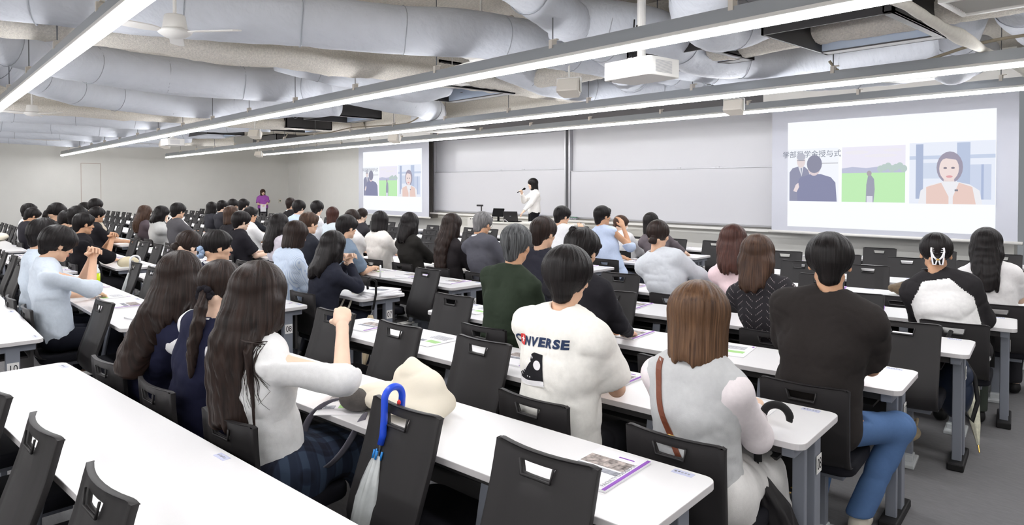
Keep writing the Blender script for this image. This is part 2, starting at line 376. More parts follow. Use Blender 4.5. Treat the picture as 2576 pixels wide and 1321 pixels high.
# ------------------------------------------------------------------ ceiling lines
def light_line(y, x0, x1, z, label, rod=1.65, x_off=0.0, hide_rail=False):
    t = thing('linear_light', label, 'light', (x0, y, z), 0, 'suspended linear lights')
    L = x1 - x0
    b = MB(); b.box((L / 2, 0, 0.055), (L, 0.075, 0.07)); b.box((L / 2, 0, 0.1), (L, 0.04, 0.04)); b.build('rail', M['rail'], t)
    b = MB(); b.box((L / 2, 0, 0.008), (L, 0.1, 0.03)); b.build('housing', M['whitemetal'], t, bevel=0.006)
    b = MB(); b.box((L / 2, 0, -0.022), (L - 0.02, 0.085, 0.035)); b.build('diffuser', M['diff'], t)
    x = 0.9 + x_off
    while x < L:
        b = MB(); b.box((x, 0, 0.11), (0.035, 0.06, 0.11)); b.box((x + 0.03, 0, 0.165), (0.05, 0.03, 0.008)); b.build('hanger_clip', M['creammetal'], t)
        b = MB(); b.tube([(x, 0, 0.12), (x, 0, ZC - z)], 0.0055, 6, caps=False); b.build('hanger_rod', M['rod'], t)
        x += rod
    return t
light_line(1.02, -25.9, 2.4, 2.75, 'bright linear ceiling light crossing the upper left corner of the picture')
light_line(4.08, -26.75, 2.6, 2.75, 'linear ceiling light running above the white projector, second from the back', x_off=0.4)
light_line(7.08, -26.0, 2.8, 2.75, 'linear ceiling light between the white projector and the front wall', x_off=0.7)
light_line(9.95, -24.7, 2.8, 2.88, 'linear ceiling light nearest the whiteboards', x_off=0.2)
light_line(-2.0, -26.0, 2.8, 2.75, 'added linear ceiling light, unseen behind the viewer')  # unseen row added behind the camera to brighten the hall
light_line(-5.0, -26.0, 2.8, 2.75, 'added linear ceiling light, unseen, along the back wall')  # second added row out of view, more light for the room
# ------------------------------------------------------------------ ceiling services
def duct(name, label, path, r, z, seams=True, m=None, group='insulated ceiling ducts', puff=.012, sd=1):
    """a soft wrapped duct: slightly lumpy sections between straps"""
    P = [Vector((p[0], p[1], p[2] if len(p) > 2 else z)) for p in path]
    # resample with a Catmull-Rom spline
    pts = []
    Q = [P[0] * 2 - P[1]] + P + [P[-1] * 2 - P[-2]]
    for i in range(1, len(Q) - 2):
        n = max(3, int((Q[i + 1] - Q[i]).length / .08))
        for k in range(n):
            t = k / n; p0, p1, p2, p3 = Q[i - 1], Q[i], Q[i + 1], Q[i + 2]
            pts.append(0.5 * ((2 * p1) + (p2 - p0) * t + (2 * p0 - 5 * p1 + 4 * p2 - p3) * t * t + (3 * p1 - p0 - 3 * p2 + p3) * t ** 3))
    pts.append(P[-1])
    rn = random.Random(sd); acc = 0; rad = []; seam = []; step = 0; nxt = rn.uniform(.3, .7); L = 0
    for i, p in enumerate(pts):
        if i: L += (pts[i] - pts[i - 1]).length
        if L > nxt: seam.append(i); nxt = L + rn.uniform(.85, 1.05)
    for i in range(len(pts)):
        d = min([abs(i - s_) for s_ in seam] + [99]); rad.append(r * (1 + puff * 1.5 * min(1, d / 5) ** .6))
    t = thing(name, label, 'duct', tuple(pts[0]), 0, group); o0 = Vector(pts[0])
    b = MB(); b.tube([p - o0 for p in pts], rad, 28)
    # soft lumps and creases
    V = np.array(b.v, np.float32); c = vnoise(V + np.array(o0), (3.2, 1.4, 3.2), sd) - .5; c2 = 1 - np.abs(2 * vnoise(V + np.array(o0), (9, 3.2, 9), sd + 3) - 1)
    n28 = 28; cen = np.repeat(np.array([tuple(p - o0) for p in pts], np.float32), n28, 0); dr = V[:len(cen)] - cen; ln = np.linalg.norm(dr, axis=1)[:, None] + 1e-6
    V[:len(cen)] += dr / ln * ((c * .045 + (c2 ** 4) * -.010)[:len(cen), None]); b.v = [tuple(v) for v in V]
    b.build('duct_body', m or M['duct'], t, smooth=True)
    if seams:
        for s_ in seam:
            if 1 < s_ < len(pts) - 2:
                b = MB(); tg = (pts[s_ + 1] - pts[s_ - 1]).normalized(); q = tg.to_track_quat('Z', 'Y'); Rr = r * (1 + puff * .2)
                b.tube([pts[s_] - o0 + q @ Vector((math.cos(R(a)) * Rr, math.sin(R(a)) * Rr, .006 * math.sin(R(3 * a)))) for a in range(0, 361, 15)], .0045, 5, caps=False); b.build('seam', M['seam'], t, smooth=True)
                if s_ % 2 == 0:
                    b = MB(); b.tube([pts[s_] - o0 + Vector((0, 0, r * .98)), (pts[s_].x - o0.x, pts[s_].y - o0.y, ZC - o0.z)], .004, 5, caps=False); b.build('hanger', M['rod'], t)
    return t
dn = 'wide white wrapped duct '
duct('wrapped_duct', dn + 'sweeping across the top centre of the picture', [(-7.0, -.6), (-6.5, 1.2), (-6.05, 2.6), (-5.7, 3.6), (-5.35, 4.4), (-5.25, 5.3), (-5.3, 6.4), (-5.9, 7.6)], .235, 3.22, sd=1)
duct('wrapped_duct', dn + 'crossing down to join the top centre one', [(-3.3, 2.2, 3.35), (-3.9, 3.5, 3.3), (-4.2, 4.35, 3.24), (-4.65, 5.4, 3.2), (-5.1, 6.6, 3.2), (-5.3, 8.2, 3.2)], .19, 3.2, sd=2)
duct('wrapped_duct', dn + 'below the spray-coated beam at upper left', [(-8.6, -.3, 3.4), (-9.3, 1.0, 3.25), (-9.95, 2.2, 3.2), (-10.0, 3.3, 3.2), (-9.8, 4.3, 3.2), (-9.0, 5.2, 3.2)], .245, 3.2, sd=3)
duct('wrapped_duct', dn + 'second below the beam at upper left, under the first', [(-9.4, .2, 3.3), (-11.2, 1.3, 3.22), (-12.4, 2.3, 3.18), (-12.9, 3.6, 3.18), (-12.4, 4.9, 3.18), (-11.2, 5.9, 3.2)], .245, 3.2, sd=4)
for k, (x, z_, sd_) in enumerate(((-15.9, 3.16, 5), (-18.8, 3.16, 6), (-21.6, 3.18, 7), (-24.4, 3.18, 8))):
    duct('wrapped_duct', 'long white duct near the left wall, %s from the viewer' % ('nearest', 'second', 'third', 'farthest')[k], [(x + .25, -1.0, z_ + .1), (x, .8, z_), (x - .15, 2.2, z_), (x + .05, 3.6, z_ - .02), (x - .1, 5.2, z_), (x + .5, 6.4, z_ + .04)], .24, z_, sd=sd_)
duct('wrapped_duct', dn + 'at the upper left corner above the hanging rods', [(-5.6, -1.6, 3.45), (-6.6, -.2, 3.4), (-7.2, .55, 3.38), (-6.9, 1.3, 3.42), (-6.0, 1.5, 3.5)], .25, 3.4, sd=9)
duct('wrapped_duct', 'crumpled white duct above the projector at the top right', [(-1.9, 3.6, 3.5), (-2.55, 4.2, 3.34), (-3.1, 4.9, 3.2), (-3.3, 5.5, 3.16), (-3.2, 6.0, 3.3), (-3.1, 6.3, 3.5)], .25, 3.2, sd=10, puff=.03)
duct('wrapped_duct', 'crumpled white duct just behind the projector, running right', [(-4.5, 4.6, 3.3), (-3.95, 5.5, 3.18), (-4.1, 6.3, 3.12), (-3.8, 7.1, 3.10), (-3.1, 7.7, 3.12), (-2.3, 8.0, 3.25)], .21, 3.2, sd=11, puff=.03)
duct('wrapped_duct', 'crumpled white duct running toward the front wall behind the projector', [(-5.2, 6.0, 3.3), (-4.6, 6.8, 3.14), (-4.3, 7.8, 3.1), (-3.6, 8.7, 3.1), (-2.9, 9.4, 3.2)], .2, 3.15, sd=12, puff=.03)
duct('wrapped_duct', 'pale round duct end at the top right corner beside the grille', [(-.9, 6.0, 3.55), (-1.2, 6.7, 3.36), (-1.45, 7.4, 3.3), (-1.5, 8.4, 3.3)], .22, 3.3, sd=13)
duct('wrapped_duct', 'round duct bulging just above the big projection screen', [(-2.1, 8.3, 3.5), (-2.4, 8.9, 3.2), (-2.5, 9.4, 3.14), (-2.45, 10.2, 3.4)], .22, 3.1, sd=14)
duct('wrapped_duct', 'duct bending above the small projection screen at the centre left', [(-9.4, 4.6, 3.2), (-9.2, 5.6, 3.1), (-9.6, 6.6, 3.08), (-10.6, 7.6, 3.1), (-12.2, 8.4, 3.15)], .22, 3.1, sd=15)
duct('wrapped_duct', 'duct with rounded end beside the dark ceiling unit at centre', [(-8.4, 3.6, 3.35), (-8.2, 4.6, 3.2), (-7.9, 5.3, 3.08), (-8.0, 5.9, 3.2)], .21, 3.2, sd=16)
duct('wrapped_duct', 'crumpled duct beside the hanging speaker at centre', [(-6.6, 5.8, 3.3), (-6.6, 6.8, 3.12), (-6.2, 7.8, 3.08), (-5.4, 8.6, 3.15)], .2, 3.1, sd=17, puff=.03)
duct('lagged_pipe', 'straight white pipe running down to the right in the upper right corner', [(-1.58, 3.6, 2.92), (-1.62, 5.2, 2.90), (-1.68, 7.4, 2.90), (-1.74, 9.2, 2.92)], .042, 2.9, seams=False, m=M['pipe'], group=None, sd=18)
duct('lagged_pipe', 'cream pipe with clamps at the top, right of centre', [(-3.9, 3.3, 3.42), (-3.6, 3.9, 3.38), (-3.3, 4.2, 3.36), (-2.9, 4.5, 3.36)], .07, 3.4, seams=False, m=M['pipe'], group=None, sd=19)
duct('lagged_pipe', 'cream pipe with a steel clamp beneath the long centre duct', [(-7.6, 4.2, 3.5), (-6.9, 4.4, 3.42), (-6.2, 4.7, 3.4), (-5.4, 4.9, 3.45)], .075, 3.45, seams=False, m=M['pipe'], group=None, sd=20)
# beams with sprayed coating: lumpy flange and web
def beam(x, y0, y1, zt, zb, w_, sd, tilt=0.0):
    b = MB(); n = int((y1 - y0) / .07); prof = []
    m = 22
    for j in range(m):
        a = math.pi * j / (m - 1)
        prof.append((-math.cos(a) * w_, -math.sin(a) ** .6 * .16))
    ring = [(-.10, zt)] + [(-.10, zb + .30), (-.14, zb + .2)] + [(px, zb + .16 + pz) for px, pz in prof] + [(.14, zb + .2), (.10, zb + .30), (.10, zt)]
    vs = []
    for i in range(n + 1):
        y = y0 + (y1 - y0) * i / n
        for px, pz in ring: vs.append((x + tilt * (y - y0) + px, y, pz))
    V = np.array(vs, np.float32); nz = vnoise(V, (3, 1.6, 3), sd) - .5; nz2 = vnoise(V, (16, 16, 16), sd + 1) - .5; nz3 = vnoise(V, (45, 45, 45), sd + 2) - .5
    V[:, 0] += nz * .05 * np.sign(V[:, 0] - x) + nz3 * .012; V[:, 2] += (nz * .05 + nz2 * .025 + nz3 * .014) * (V[:, 2] < zt - .02)
    k = len(ring); fs = [(i * k + j, i * k + j + 1, (i + 1) * k + j + 1, (i + 1) * k + j) for i in range(n) for j in range(k - 1)]
    b.add([tuple(v) for v in V], fs)
    o = b.build('trim_%d' % (sd + 10), M['spray'], smooth=True); tag(o, kind='structure'); return o
beam(-7.35, -3.0, 9.2, ZC, 2.98, .20, 1, .03); beam(-14.75, -3.0, 8.4, ZC, 2.98, .20, 2); beam(-22.8, -3, 8.2, ZC, 3.0, .2, 3); beam(-.9, -3.0, 11.5, ZC, 3.0, .2, 4)
b = MB(); n = 60                       # a beam crossing along the room's length, also sprayed
beam2 = beam(0, -3.2, 3.2, ZC, 3.02, .18, 5); beam2.rotation_euler.z = R(90); beam2.location = (-4.2, 6.4, 0)
beam3 = beam(0, -4.2, 4.2, ZC, 3.02, .18, 6); beam3.rotation_euler.z = R(90); beam3.location = (-12.0, 8.6, 0)
# dark ceiling units: open-bottomed trays with slate sides
def tray(x0, y0, x1, y1, z0, z1, label, ang=0):
    """a box open at the bottom: pale inner walls, dark outside, a flat slate rim under the far and right walls"""
    cx_, cy_ = (x0 + x1) / 2, (y0 + y1) / 2; w_, d_ = x1 - x0, y1 - y0; h_ = z1 - z0
    t = thing('ceiling_unit', label, 'ceiling unit', (cx_, cy_, z0), ang, 'dark framed ceiling units')
    b = MB(); e = .15
    b.box((0, d_ / 2 - e / 2, .01), (w_, e, .02)); b.box((w_ / 2 - .04, -e / 2, .01), (.08, d_ - e, .02)); b.build('bottom_rim', M['slate'], t, bevel=.003)
    b = MB()
    for c, d in (((0, -d_ / 2 + .01, h_ / 2), (w_, .02, h_)), ((0, d_ / 2 - .01, h_ / 2), (w_, .02, h_)), ((-w_ / 2 + .01, 0, h_ / 2), (.02, d_, h_)), ((w_ / 2 - .01, 0, h_ / 2), (.02, d_, h_)), ((0, 0, h_ - .01), (w_, d_, .02))): b.box(c, d)
    b.build('outer_shell', M['darkmetal'], t)
    b = MB(); b.box((-.03, d_ / 2 - e, h_ * .5), (w_ - .10, .012, h_ * .92)); b.box((w_ / 2 - .075, -e / 2, h_ * .5), (.012, d_ - e, h_ * .92)); b.build('inner_wall', M['bluewhite'], t)
    for i in range(5):
        b = MB(); b.box((-w_ * .25 + i * w_ * .13, d_ / 2 - e - .008, h_ * (.35 + .2 * (i % 2))), (.05, .006, .006)); b.build('slot', M['slate'], t)
    for sx in (-1, 1):
        b = MB(); b.tube([(sx * (w_ / 2 - .06), 0, h_), (sx * (w_ / 2 - .06), 0, ZC - z0)], .006, 6, caps=False); b.build('hanger', M['rod'], t)
    return t
tray(-2.82, 5.35, -1.80, 6.62, 2.95, 3.28, 'big dark framed ceiling unit in the upper right corner, nearest the viewer', R(0))
tray(-8.35, 5.1, -7.0, 6.4, 2.98, 3.30, 'dark framed ceiling unit at the picture centre above the linear lights', R(0))
tray(-4.5, 5.7, -3.55, 6.6, 3.0, 3.3, 'dark framed ceiling unit just right of the white projector')
tray(-12.6, 5.9, -11.5, 7.0, 3.0, 3.25, 'flat dark ceiling unit left of centre above the lights')
tray(-15.6, 6.4, -14.5, 7.5, 3.0, 3.25, 'small dark ceiling unit above the cream speaker at left')
tray(-19.0, 5.6, -17.2, 6.5, 2.98, 3.2, 'long dark ceiling unit behind the distant projector at left')
tray(-20.5, 8.0, -18.8, 9.2, 3.0, 3.2, 'dark ceiling unit near the far room corner')
# projectors
def projector(loc, rz, label, ch=1.0):
    t = thing('ceiling_projector', label, 'projector', loc, rz, None)
    b = MB(); b.prism([(x, y) for x, y in round_rect(.50, .38, .03)], 0, .15); b.build('casing', M['whitemetal'], t, bevel=.008)
    b = MB()
    for i in range(11): b.box((.2515, -.02, .03 + i * .009), (.002, .2, .0035))
    b.build('vent', M['alu'], t)
    b = MB(); b.lathe([(.035, 0), (.04, .005), (.04, .03), (.03, .03)], (0, 0, 0), 16, T=Matrix.Translation((-.14, .19, .075)) @ Matrix.Rotation(R(-90), 4, 'X')); b.build('lens', M['matblack'], t, smooth=True)
    b = MB(); b.tube([(0, 0, .15), (0, 0, ZC - loc[2])], .035, 14); b.box((0, 0, .165), (.16, .16, .03)); b.build('mount_pole', M['whitemetal'], t, smooth=False)
    b = MB(); b.tube([(-.10, -.08, .16), (-.08, -.02, .22), (-.03, -.04, .24), (-.02, -.03, .45)], .008, 6); b.tube([(.02, -.12, .16), (-.05, -.06, .20), (-.045, -.035, .5)], .006, 6); b.build('cable', M['black'], t, smooth=True)
    b = MB(); b.box((-.20, -.150, -.0005), (.02, .008, .003)); b.build('foot', M['darkmetal'], t)
    vs, fs = text_geo('EPSON', .035); b = MB(); b.add([(x - .02, -.1912, .09 + y) for x, y, z in vs], fs); b.build('maker_mark', M['greyprint'], t)
    return t
projector((-3.45, 4.56, 2.57), R(-4), 'white ceiling projector hanging under the linear light, right of centre')
projector((-16.6, 4.65, 2.62), R(0), 'distant white ceiling projector at the left under the ducts')
# speakers on brackets
def speaker(loc, rz, label, tilt=20):
    t = thing('hanging_speaker', label, 'speaker', loc, rz, 'cream hanging speakers')
    T = Matrix.Rotation(R(tilt), 4, 'X')
    b = MB(); b.prism([(-.125, .09), (-.125, -.02), (-.09, -.10), (.09, -.10), (.125, -.02), (.125, .09)], -.075, .075, T=T @ Matrix.Rotation(R(0), 4, 'Z')); b.build('cabinet', M['creammetal'], t, bevel=.012)
    b = MB(); b.prism([(-.088, -.1), (.088, -.1), (.088, -.105), (-.088, -.105)], -.062, .062, T=T); b.build('grille', mat('speaker_grille', (196, 184, 174), .7) if 'speaker_grille' not in bpy.data.materials else bpy.data.materials['speaker_grille'], t)
    b = MB()
    for sx in (-1, 1): b.box((sx * .135, .02, .03), (.006, .04, .16))
    b.box((0, .02, .11), (.27, .04, .006)); b.tube([(0, .02, .11), (0, .02, ZC - loc[2])], .012, 8); b.build('bracket', M['whitemetal'], t)
    return t
speaker((-5.15, 5.52, 2.78), R(205), 'cream hanging speaker beside the white projector, at its left'); speaker((-4.70, 8.22, 2.74), R(190), 'cream hanging speaker between the lights above the right whiteboard')
speaker((-12.77, 8.1, 2.74), R(200), 'cream hanging speaker in front of the small projection screen'); speaker((-14.34, 5.65, 2.80), R(210), 'cream hanging speaker at the left below the dark units')
speaker((-19.2, 5.2, 2.78), R(210), 'tiny cream speaker near the distant projector'); speaker((-22.3, 8.9, 2.76), R(200), 'tiny cream speaker near the left end of the front light')
# ceiling fans
def fan(loc, rot, label):
    t = thing('ceiling_fan', label, 'ceiling fan', loc, rot, 'white ceiling fans')
    b = MB(); b.lathe([(.015, .0), (.07, .012), (.115, .04), (.13, .062), (.12, .066), (.05, .068)], (0, 0, 0), 28); b.build('dome', M['whitemetal'], t, smooth=True)
    b = MB(); b.lathe([(.085, .066), (.09, .09), (.075, .18), (.07, .185)], (0, 0, 0), 24); b.build('motor_housing', M['whitemetal'], t, smooth=True)
    b = MB(); b.tube([(0, 0, .18), (0, 0, ZC - loc[2])], .014, 8); b.lathe([(.06, ZC - loc[2] - .05), (.06, ZC - loc[2])], (0, 0, 0), 18); b.build('down_rod', M['whitemetal'], t)
    for k in range(3):
        T = Matrix.Rotation(R(120 * k), 4, 'Z') @ Matrix.Translation((.12, 0, .055)) @ Matrix.Rotation(R(10), 4, 'X')
        b = MB(); b.prism([(0, -.03), (.08, -.055), (.38, -.055), (.41, -.03), (.41, .03), (.38, .055), (.08, .055), (0, .03)], -.005, .005, T=T); b.build('blade', M['whitemetal'], t, bevel=.002)
    return t
fan((-5.7, 1.62, 2.84), R(42), 'white ceiling fan at the upper left, nearest the viewer'); fan((-13.64, 1.67, 2.85), R(42), 'white ceiling fan in the left distance below the sprayed beam'); fan((-5.57, 4.6, 2.97), R(170), 'white ceiling fan above the linear light at the top centre')
# air grille, square ceiling panels, cables
t = thing('air_grille', 'slatted white air grille at the top right corner', 'grille', (-1.32, 5.98, 3.05), R(0))
b = MB(); 
for c, d in (((0, -.28, 0), (.6, .04, .03)), ((0, .28, 0), (.6, .04, .03)), ((-.28, 0, 0), (.04, .52, .03)), ((.28, 0, 0), (.04, .52, .03))): b.box(c, d)
b.build('frame', M['whitemetal'], t)
b = MB()
for i in range(12): b.add([(-.26, -.25 + i * .043, -.005), (.26, -.25 + i * .043, -.005), (.26, -.225 + i * .043, .03), (-.26, -.225 + i * .043, .03)], [(0, 1, 2, 3)])
b.build('slat', M['whitemetal'], t)
b = MB(); b.box((0, 0, .30), (.54, .54, .5)); b.build('plenum', M['darkmetal'], t)
for (x, y, z_, w_, d_, lb) in ((-2.9, 9.0, 2.98, .9, .5, 'pale flat ceiling panel under the dark unit at right'), (-4.95, 5.1, 3.02, .45, .4, 'small pale ceiling panel between speaker and long duct'), (-7.0, 5.3, 3.0, .35, .3, 'small pale panel beside the central dark unit'), (-12.4, 9.3, 2.96, 1.3, .5, 'pale panel above the small projection screen')):
    b = MB(); b.box((0, 0, 0), (w_, d_, .02)); b.tube([(0, 0, .01), (0, 0, ZC - z_)], .006, 6); o = b.build('ceiling_panel', M['whitemetal'], bevel=.003); o.location = (x, y, z_); tag(o, lb, 'panel')
def cable(pts, r, m, label, nm='hanging_cable'):
    P = [Vector(p) for p in pts]; Q = [P[0]] + P + [P[-1]]; out = []
    for i in range(1, len(Q) - 2):
        for k in range(8):
            t = k / 8; p0, p1, p2, p3 = Q[i - 1], Q[i], Q[i + 1], Q[i + 2]
            out.append(0.5 * ((2 * p1) + (p2 - p0) * t + (2 * p0 - 5 * p1 + 4 * p2 - p3) * t * t + (3 * p1 - p0 - 3 * p2 + p3) * t ** 3))
    out.append(P[-1]); b = MB(); b.tube(out, r, 8); o = b.build(nm, m, smooth=True); tag(o, label, 'cable'); return o
cable([(-3.0, 7.1, 2.98), (-2.9, 7.15, 2.86), (-2.6, 7.1, 2.80), (-2.2, 7.08, 2.84), (-1.7, 7.08, 2.95), (-1.2, 7.08, 2.97), (-.4, 7.08, 2.95)], .014, M['cable'], 'beige cable sagging between two rods at the upper right')
cable([(-10.3, 7.1, 2.99), (-10.8, 7.1, 2.88), (-11.8, 7.1, 2.9), (-12.9, 7.1, 2.93), (-14.2, 7.12, 2.88), (-15.5, 7.1, 2.93)], .012, M['cable'], 'thin beige cable drooping along the middle light line')
cable([(-16.0, 7.1, 2.99), (-16.3, 7.1, 2.87), (-17.1, 7.1, 2.86), (-18.0, 7.1, 2.95)], .012, M['cable'], 'thin beige cable loop near the distant projector')
# ------------------------------------------------------------------ seating plan: (right end x, left end x, {row: (far edge y at right, at left)})
BANKS = {
 'R': (-1.2, -4.45, {10: (1.03, .68), 9: (2.01, 1.62), 8: (2.98, 2.58), 7: (3.98, 3.53), 6: (5.03, 4.48), 5: (6.10, 5.45), 4: (7.14, 6.45), 3: (8.25, 7.55), 2: (9.4, 8.7), 1: (10.5, 9.95)}),
 'L': (-5.22, -8.45, {10: (.69, .67), 9: (1.60, 1.52), 8: (2.49, 2.38), 7: (3.43, 3.27), 6: (4.40, 4.2), 5: (5.38, 5.15), 4: (6.41, 6.15), 3: (7.42, 7.1), 2: (8.53, 8.15), 1: (9.6, 9.2)}),
 'K': (-9.08, -12.0, {9: (1.53, 1.48), 8: (2.39, 2.33), 7: (3.27, 3.2), 6: (4.18, 4.08), 5: (5.12, 5.0), 4: (6.14, 5.98), 3: (7.12, 6.95), 2: (8.0, 7.85), 1: (9.0, 8.8)}),
 'J': (-12.6, -15.6, {9: (1.48, 1.44), 8: (2.35, 2.3), 7: (3.2, 3.14), 6: (4.08, 4.0), 5: (4.98, 4.88), 4: (5.92, 5.8), 3: (6.9, 6.78), 2: (7.9, 7.75), 1: (8.95, 8.8)}),
 'I': (-16.25, -19.3, {8: (2.3, 2.26), 7: (3.17, 3.12), 6: (4.08, 4.02), 5: (4.98, 4.9), 4: (5.9, 5.8), 3: (6.9, 6.8), 2: (7.9, 7.8), 1: (8.95, 8.8)}),
 'H': (-19.9, -22.9, {7: (3.17, 3.12), 6: (4.08, 4.02), 5: (4.98, 4.9), 4: (5.9, 5.8), 3: (6.95, 6.85), 2: (7.95, 7.85), 1: (8.95, 8.8)}),
 'G': (-23.5, -26.5, {6: (4.08, 4.02), 5: (4.98, 4.9), 4: (5.9, 5.8), 3: (6.95, 6.85), 2: (7.95, 7.85), 1: (8.95, 8.8)}),
}
BNAME = {'R': 'the block nearest the right edge', 'L': 'the second block from the right', 'K': 'the third block from the right', 'J': 'the fourth block from the right',
         'I': 'the fifth block from the right', 'H': 'the sixth block from the right', 'G': 'the block along the left wall'}
BSHORT = {'R': 'the rightmost block', 'L': 'the second block from right', 'K': 'the third block from right', 'J': 'the fourth block from right', 'I': 'the fifth block from right', 'H': 'the sixth block from right', 'G': 'the block along the wall'}
ORD = {1: 'first', 2: 'second', 3: 'third', 4: 'fourth', 5: 'fifth', 6: 'sixth', 7: 'seventh', 8: 'eighth', 9: 'ninth', 10: 'tenth'}
DEPTH, TOP = 0.48, 0.72
def row_frame(bk, r):
    xr, xl, rows = BANKS[bk]; yr, yl = rows[r]
    th = math.atan2(yr - yl, xr - xl)
    return xr, xl, yr, yl, th
def seat_pos(bk, r, s, back=0.0):
    """point on the near edge of the desk in front of seat s (0 = right end), moved back by `back`"""
    xr, xl, yr, yl, th = row_frame(bk, r)
    x = xr - (s + .5) / 5 * (xr - xl); y = yl + (yr - yl) * (x - xl) / (xr - xl)
    v = Vector((-math.sin(th), math.cos(th)))
    return Vector((x, y)) - v * (DEPTH + back), th

# ------------------------------------------------------------------ desk
def make_desk(L, num):
    """origin: far right corner at floor level, +x along the row to the right, +y to the front"""
    t = thing('long_desk', 'x', 'desk')
    b = MB(); pts = [(x - L / 2, y - DEPTH / 2) for x, y in round_rect(L, DEPTH, 0.045)]
    b.prism(pts, TOP - 0.026, TOP, 0, mside=1)
    b.build('desktop', [M['desk'], M['deskedge']], t, bevel=0.0025)
    b = MB()
    b.box((-L / 2, -0.40, TOP - 0.05), (L - 0.2, 0.035, 0.045)); b.box((-L / 2, -0.09, TOP - 0.05), (L - 0.2, 0.035, 0.045)); b.build('under_beam', M['modesty'], t)
    b = MB(); b.box((-L / 2, -0.05, 0.52), (L - 0.26, 0.018, 0.34)); b.build('modesty_panel', M['modesty'], t)
    b = MB(); b.box((-L / 2, -0.2, 0.585), (L - 0.3, 0.26, 0.012)); b.build('under_shelf', M['modesty'], t)
    for x in (-0.07, -L + 0.07):
        b = MB(); b.box((x, -0.24, TOP - 0.05), (0.05, 0.40, 0.046)); b.box((x, -0.16, 0.34), (0.055, 0.075, 0.66)); b.box((x, -0.30, 0.35), (0.05, 0.03, 0.62), 0)
        b.build('end_leg', M['steel'], t, bevel=0.004)
        b = MB(); b.box((x, -0.21, 0.022), (0.085, 0.36, 0.044)); b.build('foot', M['black'], t, bevel=0.008)
    for k in (1, 3):
        x = -L * (k / 5.0) - 0.02
        b = MB()
        b.add([(x - .03, -.40, TOP - .07), (x + .03, -.40, TOP - .07), (x + .03, -.385, TOP - .07), (x - .03, -.385, TOP - .07),
               (x - .03, -.47, .30), (x + .03, -.47, .30), (x + .03, -.455, .30), (x - .03, -.455, .30)],
              [(0, 1, 5, 4), (2, 3, 7, 6), (1, 2, 6, 5), (3, 0, 4, 7)])
        b.box((x, -0.478, 0.46), (0.014, 0.008, 0.09)); b.box((x, -0.3, 0.17), (0.06, 0.09, 0.33)); b.box((x, -0.38, 0.30), (0.05, 0.2, 0.03)); b.build('swing_leg', M['steel'], t, bevel=0.003)
        b = MB(); pl = [(-.055, .07), (-.055, -.06), (-.04, -.075), (-.018, -.075), (-.014, -.05), (.014, -.05), (.018, -.075), (.04, -.075), (.055, -.06), (.055, .07)]
        b.prism([(x + p, -0.53 + q) for p, q in pl], 0.296, 0.305); b.tube([(x - .055, -0.46, .305), (x + .055, -0.46, .305)], 0.009, 8); b.build('swing_plate', M['whitemetal'], t)
    b = MB(); b.box((-0.0685 + 0.03 + .0005, -0.16, 0.545), (0.002, 0.062, 0.075))
    vs, fs = text_geo('%02d' % num, 0.07)
    b.add([(-0.0685 + 0.0325, -0.16 + x * 0.72, 0.543 + y * 0.95) for x, y, z in vs], fs, 1)
    b.build('number_label', [M['stickerwhite'], M['ink']], t)
    for x in (-0.11, -L * .4, -L + 0.11):
        b = MB(); b.box((x, -0.035, TOP + 0.0008), (0.075, 0.03, 0.0016))
        for i in range(5): b.box((x - 0.026 + i * 0.012, -0.036 + 0.002 * (i % 2), TOP + 0.002), (0.007, 0.008, 0.0008), 1)
        b.build('seat_sticker', [M['stickerblue'], M['greyprint']], t)
    return t
desk_proto = {}
def place_desk(bk, r):
    xr, xl, yr, yl, th = row_frame(bk, r); L = math.hypot(xr - xl, yr - yl)
    key = r
    if key not in desk_proto:
        o = make_desk(3.27, r); desk_proto[key] = o
    else: o = copy_tree(desk_proto[key])
    o.location = (xr, yr, 0); o.rotation_euler = (0, 0, th); o.scale = (L / 3.27, 1, 1)
    where = 'nearest the viewer' if r == 10 else 'in the %s row from the front' % ORD[r]
    tag(o, ('long white desk %s, in %s' % (where, BSHORT[bk])), 'desk', 'long white desks')
DESKS = []
for bk in BANKS:
    for r in BANKS[bk][2]:
        xr, xl, yr, yl, th = row_frame(bk, r)
        if in_frame(xr, yr, .72) or in_frame(xl, yl, .72) or in_frame((xr + xl) / 2, (yr + yl) / 2, .72):
            place_desk(bk, r); DESKS.append((bk, r))

